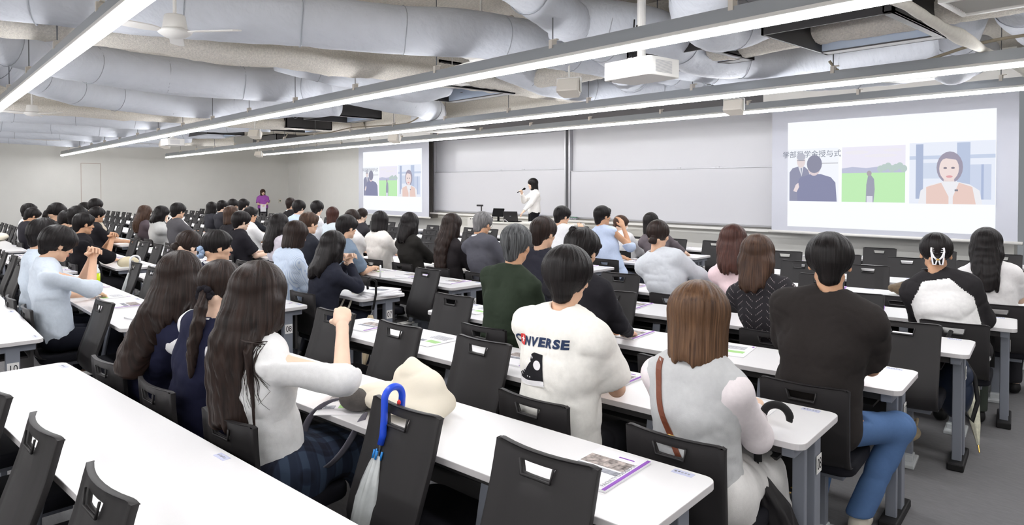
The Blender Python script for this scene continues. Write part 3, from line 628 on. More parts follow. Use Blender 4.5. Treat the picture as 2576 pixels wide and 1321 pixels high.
# ------------------------------------------------------------------ chair
def back_shell(prof, w0, w1, curve, th=0.013, slot=True):
    """prof: (y, z) points from the top down; w0/w1 half widths top/bottom; a bowed panel with a raised rim and a hand slot"""
    us = [-1, -0.93, -0.86, -0.6, -0.36, -0.33, -0.12, 0.12, 0.33, 0.36, 0.6, 0.86, 0.93, 1]
    nv = len(prof); b = MB(); nu = len(us)
    def pt(i, j, off):
        y, z = prof[j]
        u = us[i]; f = j / (nv - 1)
        hw = w0 + (w1 - w0) * f
        if j == 0 and abs(u) > .9: z -= 0.012 if abs(u) == 1 else 0.003
        if j == nv - 1 and abs(u) > .9: z += 0.01
        x = hw * u
        if slot and j in (3, 4) and us[i] in (-.33, .33): x *= (1.0 if j == 3 else 0.80)
        cy = curve * (u * u) * (1 - 0.35 * f)
        rim = 0.0
        if off < 0 and (abs(u) > .9 or j == 0): rim = -0.008
        return (x, y + cy + off * th + rim, z)
    hole = lambda i, j: slot and j == 3 and 5 <= i < 8
    for off in (0, -1):
        o = len(b.v)
        b.v += [pt(i, j, off) for j in range(nv) for i in range(nu)]
        for j in range(nv - 1):
            for i in range(nu - 1):
                if hole(i, j): continue
                q = (o + j * nu + i, o + j * nu + i + 1, o + (j + 1) * nu + i + 1, o + (j + 1) * nu + i)
                b.f.append(q if off == 0 else q[::-1]); b.m.append(0)
    n = nu * nv
    def wall(a, c): b.f.append((a, c, c + n, a + n)); b.m.append(0)
    for i in range(nu - 1): wall(i + 1, i); wall((nv - 1) * nu + i, (nv - 1) * nu + i + 1)
    for j in range(nv - 1): wall(j * nu, (j + 1) * nu); wall((j + 1) * nu + nu - 1, j * nu + nu - 1)
    if slot:
        for i in (5, 6, 7): wall(3 * nu + i, 3 * nu + i + 1); wall(4 * nu + i + 1, 4 * nu + i)
        wall(4 * nu + 5, 3 * nu + 5); wall(3 * nu + 8, 4 * nu + 8)
    return b
def make_chair(used):
    t = thing('lecture_chair', 'x', 'chair')
    if used:
        prof = [(-.385, .795), (-.384, .788), (-.383, .775), (-.381, .757), (-.378, .722), (-.372, .66), (-.366, .60), (-.360, .55), (-.356, .50), (-.345, .46), (-.32, .425), (-.27, .405)]
        ys, zs = -0.115, 0.405
    else:
        prof = [(-.030, .885), (-.031, .878), (-.033, .866), (-.037, .850), (-.045, .815), (-.062, .75), (-.085, .68), (-.110, .61), (-.135, .54), (-.150, .48), (-.145, .43), (-.115, .395), (-.06, .38)]
        ys, zs = 0.10, 0.415
    b = back_shell(prof, 0.198, 0.192, 0.034); o = b.build('backrest', M['plastic'], t, smooth=True, bevel=0.003)
    b = MB(); bz = 0.018
    vs = [(u * .27 * .5 * 0.52, (-.02 if not used else -.40) + 0.0, 0) for u in (-1, 1)]
    # lip around the hand slot
    yy = prof[3][0] - 0.018; zz0 = prof[3][1]; zz1 = prof[4][1]; y2 = prof[4][0] - 0.018
    hw = .33 * .198
    path = [(-hw, yy, zz0 + .006), (-hw * .8 - .004, y2, zz1 - .004), (hw * .8 + .004, y2, zz1 - .004), (hw, yy, zz0 + .006)]
    b.tube(path, 0.0045, 6); b.build('slot_lip', M['plastic'], t, smooth=True)
    b = MB(); pts = round_rect(0.40, 0.40, 0.07); 
    b.prism([(x, y + ys) for x, y in pts], zs - 0.03, zs + 0.035); b.build('seat', M['seatfab'], t, bevel=0.018, bseg=3, smooth=True)
    b = MB(); b.box((0, ys - 0.02, zs - 0.045), (0.30, 0.26, 0.03)); b.box((0, ys + 0.0, 0.195), (0.085, 0.05, 0.36)); b.build('pedestal', M['steel'], t, bevel=0.004)
    b = MB(); b.box((0, ys - .02, 0.012), (0.13, 0.22, 0.024)); b.box((0, ys - .02, 0.04), (0.10, 0.10, 0.04)); b.build('floor_plate', M['clearish'], t, bevel=0.006)
    return t
OCC = {('J', 8, 1), ('J', 8, 2), ('K', 8, 3), ('K', 8, 2), ('K', 8, 1), ('K', 8, 0), ('J', 7, 2), ('J', 7, 1), ('J', 7, 0), ('L', 9, 2), ('L', 9, 1), ('J', 6, 1), ('J', 6, 0), ('K', 6, 4), ('J', 4, 4), ('J', 4, 3),
       ('J', 4, 2), ('J', 4, 1), ('K', 6, 1), ('K', 5, 3), ('K', 6, 0), ('L', 8, 0), ('L', 8, 1), ('J', 3, 1), ('K', 4, 4), ('K', 4, 3), ('K', 4, 2), ('L', 6, 4), ('L', 6, 3), ('L', 7, 1), ('L', 7, 0), ('L', 6, 1),
       ('L', 5, 4), ('L', 5, 3), ('L', 5, 2), ('L', 5, 1), ('L', 5, 0), ('R', 7, 3), ('R', 6, 4), ('L', 3, 1), ('L', 3, 0), ('L', 2, 1), ('L', 2, 0), ('R', 5, 3), ('R', 5, 2), ('R', 6, 1), ('R', 7, 0), ('R', 5, 0),
       ('R', 4, 0), ('R', 7, 2), ('R', 8, 1), ('R', 8, 0), ('R', 9, 2), ('R', 9, 3), ('R', 9, 4), ('K', 3, 3), ('J', 5, 3), ('R', 7, 1), ('R', 4, 1)}
protoE, protoU = make_chair(False), make_chair(True)
usedE = usedU = False
NCH = 0
SEATW = ['at the right end', 'second from the right end', 'in the middle', 'second from the left end', 'at the left end']
for bk in BANKS:
    for r in BANKS[bk][2]:
        for s in range(5):
            p, th = seat_pos(bk, r, s, 0.0)
            if not in_frame(p.x, p.y, .8, 90): continue
            if bk in 'GHI' and r <= 2 and s % 5 in (1, 3) and bk == 'I': pass
            occ = (bk, r, s) in OCC
            if occ:
                o = protoU if not usedU else copy_tree(protoU); usedU = True
            else:
                o = protoE if not usedE else copy_tree(protoE); usedE = True
            jy = random.uniform(-.02, .012) if not occ else random.uniform(-.035, -.015); jr = random.uniform(-.05, .05)
            o.location = (p.x - math.sin(th) * jy, p.y + math.cos(th) * jy, 0); o.rotation_euler = (0, 0, th + jr)
            rw = 'nearest row' if r == 10 else '%s row' % ORD[r]
            tag(o, ('occupied' if occ else 'empty') + ' black chair %s of the %s, %s' % (SEATW[s].replace('in the middle', 'in the middle'), rw, BSHORT[bk].replace('the ', '', 1)), 'chair', 'black lecture chairs')
            NCH += 1
print('CHAIRS', NCH, 'DESKS', len(DESKS))
# ------------------------------------------------------------------ organic forms: smooth unions meshed by surface nets
class Field:
    def __init__(s, lo, hi, h):
        s.h = h; s.lo = np.array(lo, np.float32)
        s.n = [max(4, int(math.ceil((hi[a] - lo[a]) / h)) + 1) for a in range(3)]
        s.ax = [s.lo[a] + np.arange(s.n[a], dtype=np.float32) * h for a in range(3)]
        s.F = np.full(s.n, 1.0, np.float32)
    def win(s, lo, hi):
        sl = []
        for a in range(3):
            i0 = max(0, int((lo[a] - s.lo[a]) / s.h)); i1 = min(s.n[a], int((hi[a] - s.lo[a]) / s.h) + 2)
            if i1 - i0 < 1: return None
            sl.append(slice(i0, i1))
        return tuple(sl)
    def op(s, lo, hi, fn, k=0.02, mode='u'):
        m = k + 2.5 * s.h
        sl = s.win([lo[a] - m for a in range(3)], [hi[a] + m for a in range(3)])
        if sl is None: return s
        X = s.ax[0][sl[0]][:, None, None]; Y = s.ax[1][sl[1]][None, :, None]; Z = s.ax[2][sl[2]][None, None, :]
        d = fn(X, Y, Z); A = s.F[sl]
        if mode == 'u':
            if k > 0:
                hh = np.clip(0.5 + 0.5 * (A - d) / k, 0, 1); s.F[sl] = A * (1 - hh) + d * hh - k * hh * (1 - hh)
            else: s.F[sl] = np.minimum(A, d)
        elif mode == 's':
            d = -d
            if k > 0:
                hh = np.clip(0.5 - 0.5 * (A - d) / k, 0, 1); s.F[sl] = A * (1 - hh) + d * hh + k * hh * (1 - hh)
            else: s.F[sl] = np.maximum(A, d)
        return s
    def cap(s, a, b, ra, rb=None, k=0.02, mode='u', flat=(1, 1)):
        """tapered capsule; flat squeezes the section along y and x when it is below 1"""
        rb = ra if rb is None else rb
        a = np.array(a, np.float32); b = np.array(b, np.float32); ab = b - a; L2 = float(ab @ ab) + 1e-9; r = max(ra, rb)
        fx, fy = flat
        def fn(X, Y, Z):
            px, py, pz = X - a[0], Y - a[1], Z - a[2]
            t = np.clip((px * ab[0] + py * ab[1] + pz * ab[2]) / L2, 0, 1)
            return np.sqrt(((px - t * ab[0]) / fx) ** 2 + ((py - t * ab[1]) / fy) ** 2 + (pz - t * ab[2]) ** 2) - (ra + (rb - ra) * t)
        lo = np.minimum(a, b) - r * max(1, fx, fy); hi = np.maximum(a, b) + r * max(1, fx, fy)
        return s.op(lo, hi, fn, k, mode)
    def ell(s, c, r, k=0.02, mode='u', rot=None):
        c = np.array(c, np.float32); r = np.array(r, np.float32); rm = float(max(r))
        Mx = None if rot is None else np.array(Euler(rot).to_matrix().transposed(), np.float32)
        def fn(X, Y, Z):
            px, py, pz = X - c[0], Y - c[1], Z - c[2]
            if Mx is not None:
                px, py, pz = (Mx[0, 0] * px + Mx[0, 1] * py + Mx[0, 2] * pz, Mx[1, 0] * px + Mx[1, 1] * py + Mx[1, 2] * pz, Mx[2, 0] * px + Mx[2, 1] * py + Mx[2, 2] * pz)
            k0 = np.sqrt((px / r[0]) ** 2 + (py / r[1]) ** 2 + (pz / r[2]) ** 2)
            k1 = np.sqrt((px / r[0] ** 2) ** 2 + (py / r[1] ** 2) ** 2 + (pz / r[2] ** 2) ** 2) + 1e-6
            return k0 * (k0 - 1) / k1
        e = r if rot is None else np.array([rm] * 3)
        return s.op(c - e, c + e, fn, k, mode)
    def cut(s, point, normal, k=0.0, lo=None, hi=None):
        """remove the side the normal points to"""
        p = np.array(point, np.float32); n = np.array(normal, np.float32); n = n / np.linalg.norm(n)
        lo = s.lo if lo is None else lo; hi = [s.lo[a] + s.n[a] * s.h for a in range(3)] if hi is None else hi
        sl = s.win(lo, hi)
        if sl is None: return s
        X = s.ax[0][sl[0]][:, None, None]; Y = s.ax[1][sl[1]][None, :, None]; Z = s.ax[2][sl[2]][None, None, :]
        d = (X - p[0]) * n[0] + (Y - p[1]) * n[1] + (Z - p[2]) * n[2]; A = s.F[sl]
        if k > 0:
            hh = np.clip(0.5 - 0.5 * (A - d) / k, 0, 1); s.F[sl] = A * (1 - hh) + d * hh + k * hh * (1 - hh)
        else: s.F[sl] = np.maximum(A, d)
        return s
    def wrinkle(s, amp, f, seed=0, ridge=True, lo=None, hi=None):
        m = np.abs(s.F) < amp * 3 + s.h * 1.5
        idx = np.nonzero(m)
        P = np.stack([s.ax[a][idx[a]] for a in range(3)], 1)
        wv = vnoise(P, 5.0, seed + 9)[:, None]
        n = vnoise(P + np.concatenate([0.12 * wv, 0 * wv, 0.16 * wv], 1), f, seed)
        if ridge: n = 1.1 - np.abs(2 * n - 1) ** .6 * 1.9; n = np.where(n > 0, n * 1.5, n * .5)
        else: n = n * 2 - 1
        s.F[idx] += (amp * n).astype(np.float32)
        return s
    def net(s):
        F = s.F; F[0], F[-1] = 1, 1; F[:, 0], F[:, -1] = 1, 1; F[:, :, 0], F[:, :, -1] = 1, 1
        S_ = F < 0
        a, b_, c = F.shape
        cnt = np.zeros((a - 1, b_ - 1, c - 1), np.int8); offs = [(i, j, k) for i in (0, 1) for j in (0, 1) for k in (0, 1)]
        for i, j, k in offs: cnt += S_[i:a - 1 + i, j:b_ - 1 + j, k:c - 1 + k]
        act = (cnt > 0) & (cnt < 8); I, J, K = np.nonzero(act)
        if len(I) == 0: return np.zeros((0, 3), np.float32), np.zeros((0, 4), np.int32)
        idx = np.full(act.shape, -1, np.int32); idx[I, J, K] = np.arange(len(I))
        acc = np.zeros((len(I), 3), np.float32); num = np.zeros(len(I), np.float32)
        val = {o: F[I + o[0], J + o[1], K + o[2]] for o in offs}
        for o in offs:
            for ax in range(3):
                if o[ax]: continue
                o2 = list(o); o2[ax] = 1; o2 = tuple(o2); f0, f1 = val[o], val[o2]
                cr = (f0 < 0) != (f1 < 0)
                t = np.where(cr, f0 / np.where(cr, f0 - f1, 1), 0)
                for q in range(3):
                    acc[:, q] += np.where(cr, (t if q == ax else o[q]), 0)
                num += cr
        V = (np.stack([I, J, K], 1) + acc / num[:, None]) * s.h + s.lo
        Q = []
        for ax in range(3):
            A0 = [slice(None)] * 3; A1 = [slice(None)] * 3; A0[ax] = slice(0, -1); A1[ax] = slice(1, None)
            s0, s1 = S_[tuple(A0)], S_[tuple(A1)]; cr = np.argwhere(s0 != s1)
            u, v = (ax + 1) % 3, (ax + 2) % 3
            cr = cr[(cr[:, u] > 0) & (cr[:, v] > 0) & (cr[:, u] < F.shape[u] - 1) & (cr[:, v] < F.shape[v] - 1)]
            if len(cr) == 0: continue
            def at(du, dv):
                q = cr.copy(); q[:, u] += du; q[:, v] += dv; return idx[q[:, 0], q[:, 1], q[:, 2]]
            q = np.stack([at(-1, -1), at(0, -1), at(0, 0), at(-1, 0)], 1)
            fl = ~s0[cr[:, 0], cr[:, 1], cr[:, 2]]
            q[fl] = q[fl][:, ::-1]; Q.append(q)
        return V.astype(np.float32), np.concatenate(Q).astype(np.int32)
def largest(V, Q):
    """keep only the largest connected shell"""
    lab = np.arange(len(V))
    for _ in range(400):
        m = lab[Q].min(1); new = lab.copy()
        for a in range(4): np.minimum.at(new, Q[:, a], m)
        new = new[new]
        if (new == lab).all(): break
        lab = new
    u, c = np.unique(lab, return_counts=True); k = lab == u[c.argmax()]
    idx = np.cumsum(k) - 1; q = Q[k[Q[:, 0]]]
    return V[k], idx[q].astype(np.int32)
def smooth_net(V, Q, it=1, lam=0.5):
    for _ in range(it):
        acc = np.zeros_like(V); n = np.zeros(len(V), np.float32)
        for a in range(4):
            b = (a + 1) % 4
            np.add.at(acc, Q[:, a], V[Q[:, b]]); np.add.at(n, Q[:, a], 1); np.add.at(acc, Q[:, b], V[Q[:, a]]); np.add.at(n, Q[:, b], 1)
        V = V * (1 - lam) + lam * acc / np.maximum(n, 1)[:, None]
    return V
def net_object(name, parts, mats, parent=None, uv=None):
    """parts: list of (V, Q, material index per face or int)"""
    V = np.concatenate([p[0] for p in parts]); Q = []; mi = []; o = 0
    for v, q, m in parts:
        Q.append(q + o); o += len(v); mi.append(np.full(len(q), m, np.int32) if np.isscalar(m) else m.astype(np.int32))
    Q = np.concatenate(Q); mi = np.concatenate(mi)
    me = bpy.data.meshes.new(name); me.vertices.add(len(V)); me.vertices.foreach_set('co', V.astype(np.float32).ravel())
    me.loops.add(len(Q) * 4); me.loops.foreach_set('vertex_index', Q.astype(np.int32).ravel())
    me.polygons.add(len(Q)); me.polygons.foreach_set('loop_start', np.arange(0, len(Q) * 4, 4, dtype=np.int32))
    for m in mats: me.materials.append(m)
    me.polygons.foreach_set('material_index', mi); me.polygons.foreach_set('use_smooth', np.ones(len(Q), bool))
    if uv is not None:
        lay = me.uv_layers.new(name='strand'); lay.data.foreach_set('uv', uv[Q.ravel()].astype(np.float32).ravel())
    me.update(); me.validate()
    ob = bpy.data.objects.new(name, me); COL.objects.link(ob)
    if parent: ob.parent = parent
    return ob
def rotm(yaw, pitch=0.0, roll=0.0):
    """columns: local x, y(forward), z in the parent frame; pitch > 0 looks down"""
    return np.array(Matrix.Rotation(yaw, 3, 'Z') @ Matrix.Rotation(-pitch, 3, 'X') @ Matrix.Rotation(roll, 3, 'Y'), np.float32)

# ------------------------------------------------------------------ materials for people
def hairmat(name, c0, c1, rough=0.42):
    m, nt, p = newmat(name)
    uv = nt.nodes.new('ShaderNodeUVMap'); uv.uv_map = 'strand'
    mp = nt.nodes.new('ShaderNodeMapping'); mp.inputs['Scale'].default_value = (90, 3.0, 1); nt.links.new(uv.outputs[0], mp.inputs[0])
    n = nt.nodes.new('ShaderNodeTexNoise'); n.inputs['Scale'].default_value = 1.0; n.inputs['Detail'].default_value = 5; nt.links.new(mp.outputs[0], n.inputs['Vector'])
    cr = nt.nodes.new('ShaderNodeValToRGB'); cr.color_ramp.elements[0].position = .3; cr.color_ramp.elements[1].position = .75
    cr.color_ramp.elements[0].color = rgb(*c0); cr.color_ramp.elements[1].color = rgb(*c1)
    nt.links.new(n.outputs['Fac'], cr.inputs[0]); nt.links.new(cr.outputs[0], p.inputs['Base Color'])
    b = nt.nodes.new('ShaderNodeBump'); b.inputs['Strength'].default_value = 0.7; b.inputs['Distance'].default_value = 0.004
    nt.links.new(n.outputs['Fac'], b.inputs['Height']); nt.links.new(b.outputs[0], p.inputs['Normal'])
    p.inputs['Roughness'].default_value = rough; p.inputs['Specular IOR Level'].default_value = 0.22
    return m
HM = {'black': hairmat('black_hair', (13, 11, 12), (38, 33, 33)), 'dark': hairmat('dark_brown_hair', (24, 17, 15), (56, 42, 37)),
      'brown': hairmat('brown_hair', (44, 30, 24), (92, 68, 54)), 'light': hairmat('light_brown_hair', (62, 42, 30), (118, 88, 64)),
      'red': hairmat('reddish_brown_hair', (46, 25, 21), (88, 56, 48)), 'grey': hairmat('grey_hair', (66, 64, 66), (150, 148, 148)), 'salt': hairmat('salt_and_pepper_hair', (24, 24, 26), (118, 120, 122))}
SKIN = {k: mat('skin_' + k, c, 0.5, 0.35, noise=0.03, nscale=25, sss=0.0) for k, c in {'fair': (240, 206, 182), 'mid': (228, 186, 156), 'warm': (214, 166, 132)}.items()}
M['lip'] = mat('lips', (196, 118, 108), 0.45); M['eye'] = mat('eye_dark', (34, 26, 24), 0.3); M['brow'] = mat('eyebrow', (58, 44, 38), 0.8)
CLO = {}
def cloth(name, col, rough=0.88, sheen=0.15, bs=260, bump=0.25):
    if name not in CLO: CLO[name] = mat('cloth_' + name, col, rough, 0.2, noise=0.03, nscale=60, bump=bump, bscale=bs, bdist=0.0015)
    return CLO[name]
def stripes(name, c0, c1, per):
    m, nt, p = newmat('cloth_' + name); tc = nt.nodes.new('ShaderNodeTexCoord'); sp = nt.nodes.new('ShaderNodeSeparateXYZ'); nt.links.new(tc.outputs['Object'], sp.inputs[0])
    a = nt.nodes.new('ShaderNodeMath'); a.operation = 'MULTIPLY'; a.inputs[1].default_value = 2 * math.pi / per; nt.links.new(sp.outputs['X'], a.inputs[0])
    s_ = nt.nodes.new('ShaderNodeMath'); s_.operation = 'SINE'; nt.links.new(a.outputs[0], s_.inputs[0])
    g = nt.nodes.new('ShaderNodeMath'); g.operation = 'GREATER_THAN'; g.inputs[1].default_value = 0.55; nt.links.new(s_.outputs[0], g.inputs[0])
    mx = nt.nodes.new('ShaderNodeMix'); mx.data_type = 'RGBA'; mx.inputs[6].default_value = rgb(*c0); mx.inputs[7].default_value = rgb(*c1)
    nt.links.new(g.outputs[0], mx.inputs[0]); nt.links.new(mx.outputs[2], p.inputs['Base Color']); p.inputs['Roughness'].default_value = 0.85; CLO[name] = m
    return m
def plaid(name):
    m, nt, p = newmat('cloth_' + name); tc = nt.nodes.new('ShaderNodeTexCoord'); sp = nt.nodes.new('ShaderNodeSeparateXYZ'); nt.links.new(tc.outputs['Object'], sp.inputs[0])
    def band(out, per, w_, ph):
        a = nt.nodes.new('ShaderNodeMath'); a.operation = 'MULTIPLY_ADD'; a.inputs[1].default_value = 2 * math.pi / per; a.inputs[2].default_value = ph; nt.links.new(out, a.inputs[0])
        s_ = nt.nodes.new('ShaderNodeMath'); s_.operation = 'SINE'; nt.links.new(a.outputs[0], s_.inputs[0])
        r_ = nt.nodes.new('ShaderNodeMapRange'); r_.inputs['From Min'].default_value = w_; r_.inputs['From Max'].default_value = w_ + .25; nt.links.new(s_.outputs[0], r_.inputs['Value']); return r_.outputs[0]
    xb = band(sp.outputs['X'], 0.085, 0.1, 0); yb = band(sp.outputs['Y'], 0.085, 0.1, 1); xl = band(sp.outputs['X'], 0.085, 0.93, 2.4); yl = band(sp.outputs['Y'], 0.085, 0.93, 3.4)
    def add(a, b, f):
        q = nt.nodes.new('ShaderNodeMath'); q.operation = 'MULTIPLY_ADD'; q.inputs[1].default_value = f; nt.links.new(b, q.inputs[0])
        if a is None: q.inputs[2].default_value = 0
        else: nt.links.new(a, q.inputs[2])
        return q.outputs[0]
    f = add(add(add(add(None, xb, .3), yb, .3), xl, .35), yl, .35)
    cr = nt.nodes.new('ShaderNodeValToRGB'); cr.color_ramp.elements[0].color = rgb(22, 26, 42); cr.color_ramp.elements[1].color = rgb(96, 116, 140)
    e = cr.color_ramp.elements.new(0.5); e.color = rgb(42, 54, 76)
    nt.links.new(f, cr.inputs[0]); nt.links.new(cr.outputs[0], p.inputs['Base Color']); p.inputs['Roughness'].default_value = 0.9; CLO[name] = m
    return m
def knitmat():
    """dark knit with chevrons of small light stitches"""
    m, nt, p = newmat('cloth_pointelle'); tc = nt.nodes.new('ShaderNodeTexCoord'); sp = nt.nodes.new('ShaderNodeSeparateXYZ'); nt.links.new(tc.outputs['Object'], sp.inputs[0])
    def mth(op, a, b=None, c=None):
        q = nt.nodes.new('ShaderNodeMath'); q.operation = op
        for i, v in enumerate((a, b, c)):
            if v is None: continue
            if isinstance(v, (int, float)): q.inputs[i].default_value = v
            else: nt.links.new(v, q.inputs[i])
        return q.outputs[0]
    xx = mth('ABSOLUTE', mth('SUBTRACT', mth('MODULO', mth('ADD', sp.outputs['X'], 10.0), 0.13), 0.065))
    zz = mth('MODULO', mth('ADD', sp.outputs['Z'], mth('MULTIPLY', xx, 0.9)), 0.042)
    line = mth('LESS_THAN', zz, 0.006); dots = mth('LESS_THAN', mth('MODULO', mth('ADD', sp.outputs['X'], 10.0), 0.009), 0.0045)
    edge = mth('MULTIPLY', mth('GREATER_THAN', xx, 0.012), mth('LESS_THAN', xx, 0.055))
    back = mth('LESS_THAN', sp.outputs['Y'], 0.0)
    f = mth('MULTIPLY', mth('MULTIPLY', mth('MULTIPLY', line, dots), edge), back)
    mx = nt.nodes.new('ShaderNodeMix'); mx.data_type = 'RGBA'; mx.inputs[6].default_value = rgb(36, 33, 38); mx.inputs[7].default_value = rgb(150, 140, 142)
    nt.links.new(f, mx.inputs[0]); nt.links.new(mx.outputs[2], p.inputs['Base Color']); p.inputs['Roughness'].default_value = 0.9; CLO['pointelle'] = m
    return m

# ------------------------------------------------------------------ heads, hands, bodies, hair, clothes
def head_net(h, skin_only=False, female=False):
    f = Field((-.11, -.125, -.215), (.11, .135, .135), h)
    k = .018
    f.ell((0, -.012, .035), (.0745, .093, .080), k).ell((0, .018, -.028), (.060, .070, .082), k)
    f.ell((0, .034, -.074), (.043 if female else .047, .046, .040), k).cap((0, .069, -.101), (0, .069, -.101), .013, None, .02)
    f.cap((-.048, .012, -.072), (0, .060, -.098), .014, .014, .02).cap((.048, .012, -.072), (0, .060, -.098), .014, .014, .02)
    f.cap((-.022, .080, .020), (.022, .080, .020), .010, None, .015)
    for sx in (-1, 1):
        f.ell((sx * .038, .052, -.030), (.026, .026, .022), .02)
        f.ell((sx * .031, .099, .002), (.015, .012, .010), .012, 's')
        f.ell((sx * .031, .080, .001), (.0135, .012, .0085), .004)
    f.cap((0, .086, .006), (0, .102, -.028), .006, .009, .010).ell((0, .100, -.032), (.015, .012, .009), .008)
    f.ell((0, .089, -.0575), (.020, .009, .0055), .006).ell((0, .087, -.068), (.018, .009, .0065), .006).ell((0, .099, -.0625), (.018, .006, .0016), .003, 's')
    f.cap((0, -.020, -.05), (0, -.044, -.21), .053 if not female else .046, .056 if not female else .048, .03)
    f.ell((0, -.078, -.045), (.045, .03, .03), .03)
    for sx in (-1, 1):
        f.ell((sx * .081, -.006, -.012), (.0095, .0195, .031), .006, rot=(R(12), 0, R(-sx * 28)))
        f.ell((sx * .091, .002, -.008), (.005, .010, .017), .005, 's', rot=(R(12), 0, R(-sx * 28)))
    V, Q = f.net(); V = smooth_net(V, Q, 1, .35)
    c = V[Q].mean(1); mi = np.zeros(len(Q), np.int32)
    ax = np.abs(c[:, 0])
    mi[(ax < .018) & (c[:, 1] > .082) & (c[:, 2] < -.053) & (c[:, 2] > -.073)] = 1
    mi[(np.abs(ax - .031) < .012) & (c[:, 1] > .068) & (np.abs(c[:, 2] - .0005) < .0035)] = 2
    mi[(ax > .014) & (ax < .047) & (c[:, 1] > .055) & (c[:, 2] > .0195) & (c[:, 2] < .0255)] = 3
    return V, Q, mi
_heads = {}
def get_head(h, female):
    if (h, female) not in _heads: _heads[(h, female)] = head_net(h, female=female)
    return _heads[(h, female)]
def hand_net(h, pose='rest'):
    """left hand, wrist at the origin, fingers towards +y, palm facing -z, thumb on +x"""
    f = Field((-.06, -.035, -.085), (.085, .20, .05), h)
    f.cap((0, -.03, 0), (0, .02, 0), .024, .026, .02, flat=(1, .8) if False else (1, 1))
    f.ell((0, .055, 0), (.040, .048, .0155), .014).ell((.022, .035, -.006), (.018, .028, .014), .014)
    curl = {'rest': (18, 30), 'clasp': (48, 62), 'fist': (82, 96), 'hold': (38, 46), 'flat': (6, 10)}[pose]
    base = [(.029, .088, .0), (.010, .094, .002), (-.009, .091, .001), (-.027, .082, -.002)]
    ln = [(.040, .036), (.045, .040), (.041, .036), (.032, .028)]
    for i, (b, (l1, l2)) in enumerate(zip(base, ln)):
        a1 = R(curl[0] + i * 4); a2 = a1 + R(curl[1]); sp = (.10, .03, -.04, -.12)[i]
        p0 = np.array(b); p1 = p0 + l1 * np.array([sp, math.cos(a1), -math.sin(a1)]); p2 = p1 + l2 * np.array([sp * .5, math.cos(a2), -math.sin(a2)])
        r = .0092 - .0008 * (i == 3)
        f.cap(p0 - np.array([0, .02, 0]), p0, .0105, r, .008).cap(p0, p1, r, r * .92, .003).cap(p1, p2, r * .92, r * .78, .003)
    t0 = np.array([.026, .022, -.006]); ct = {'fist': 1.0, 'clasp': .7, 'hold': .5}.get(pose, .2)
    t1 = t0 + np.array([.030 - .008 * ct, .026, -.008 - .016 * ct]); t2 = t1 + np.array([.010 - .036 * ct, .026, -.006 - .008 * ct])
    f.cap(t0, t1, .0135, .0112, .010).cap(t1, t2, .0112, .0088, .003)
    V, Q = f.net(); return smooth_net(V, Q, 1, .3), Q
_hands = {}
def get_hand(h, pose, right):
    if (h, pose) not in _hands: _hands[(h, pose)] = hand_net(h, pose)
    V, Q = _hands[(h, pose)]
    if right: V = V * np.array([-1, 1, 1], np.float32); Q = Q[:, ::-1]
    return V, Q
def unit(v): return v / (np.linalg.norm(v) + 1e-9)
def ik(sh, wr, l1, l2, hint):
    d = wr - sh; L = np.linalg.norm(d); L = min(L, (l1 + l2) * .995); dn = unit(d); wr = sh + dn * L
    a = (l1 * l1 - l2 * l2 + L * L) / (2 * L); hgt = math.sqrt(max(l1 * l1 - a * a, 1e-6))
    u = hint - dn * float(hint @ dn); u = unit(u)
    return sh + dn * a + u * hgt, wr
NP = 0
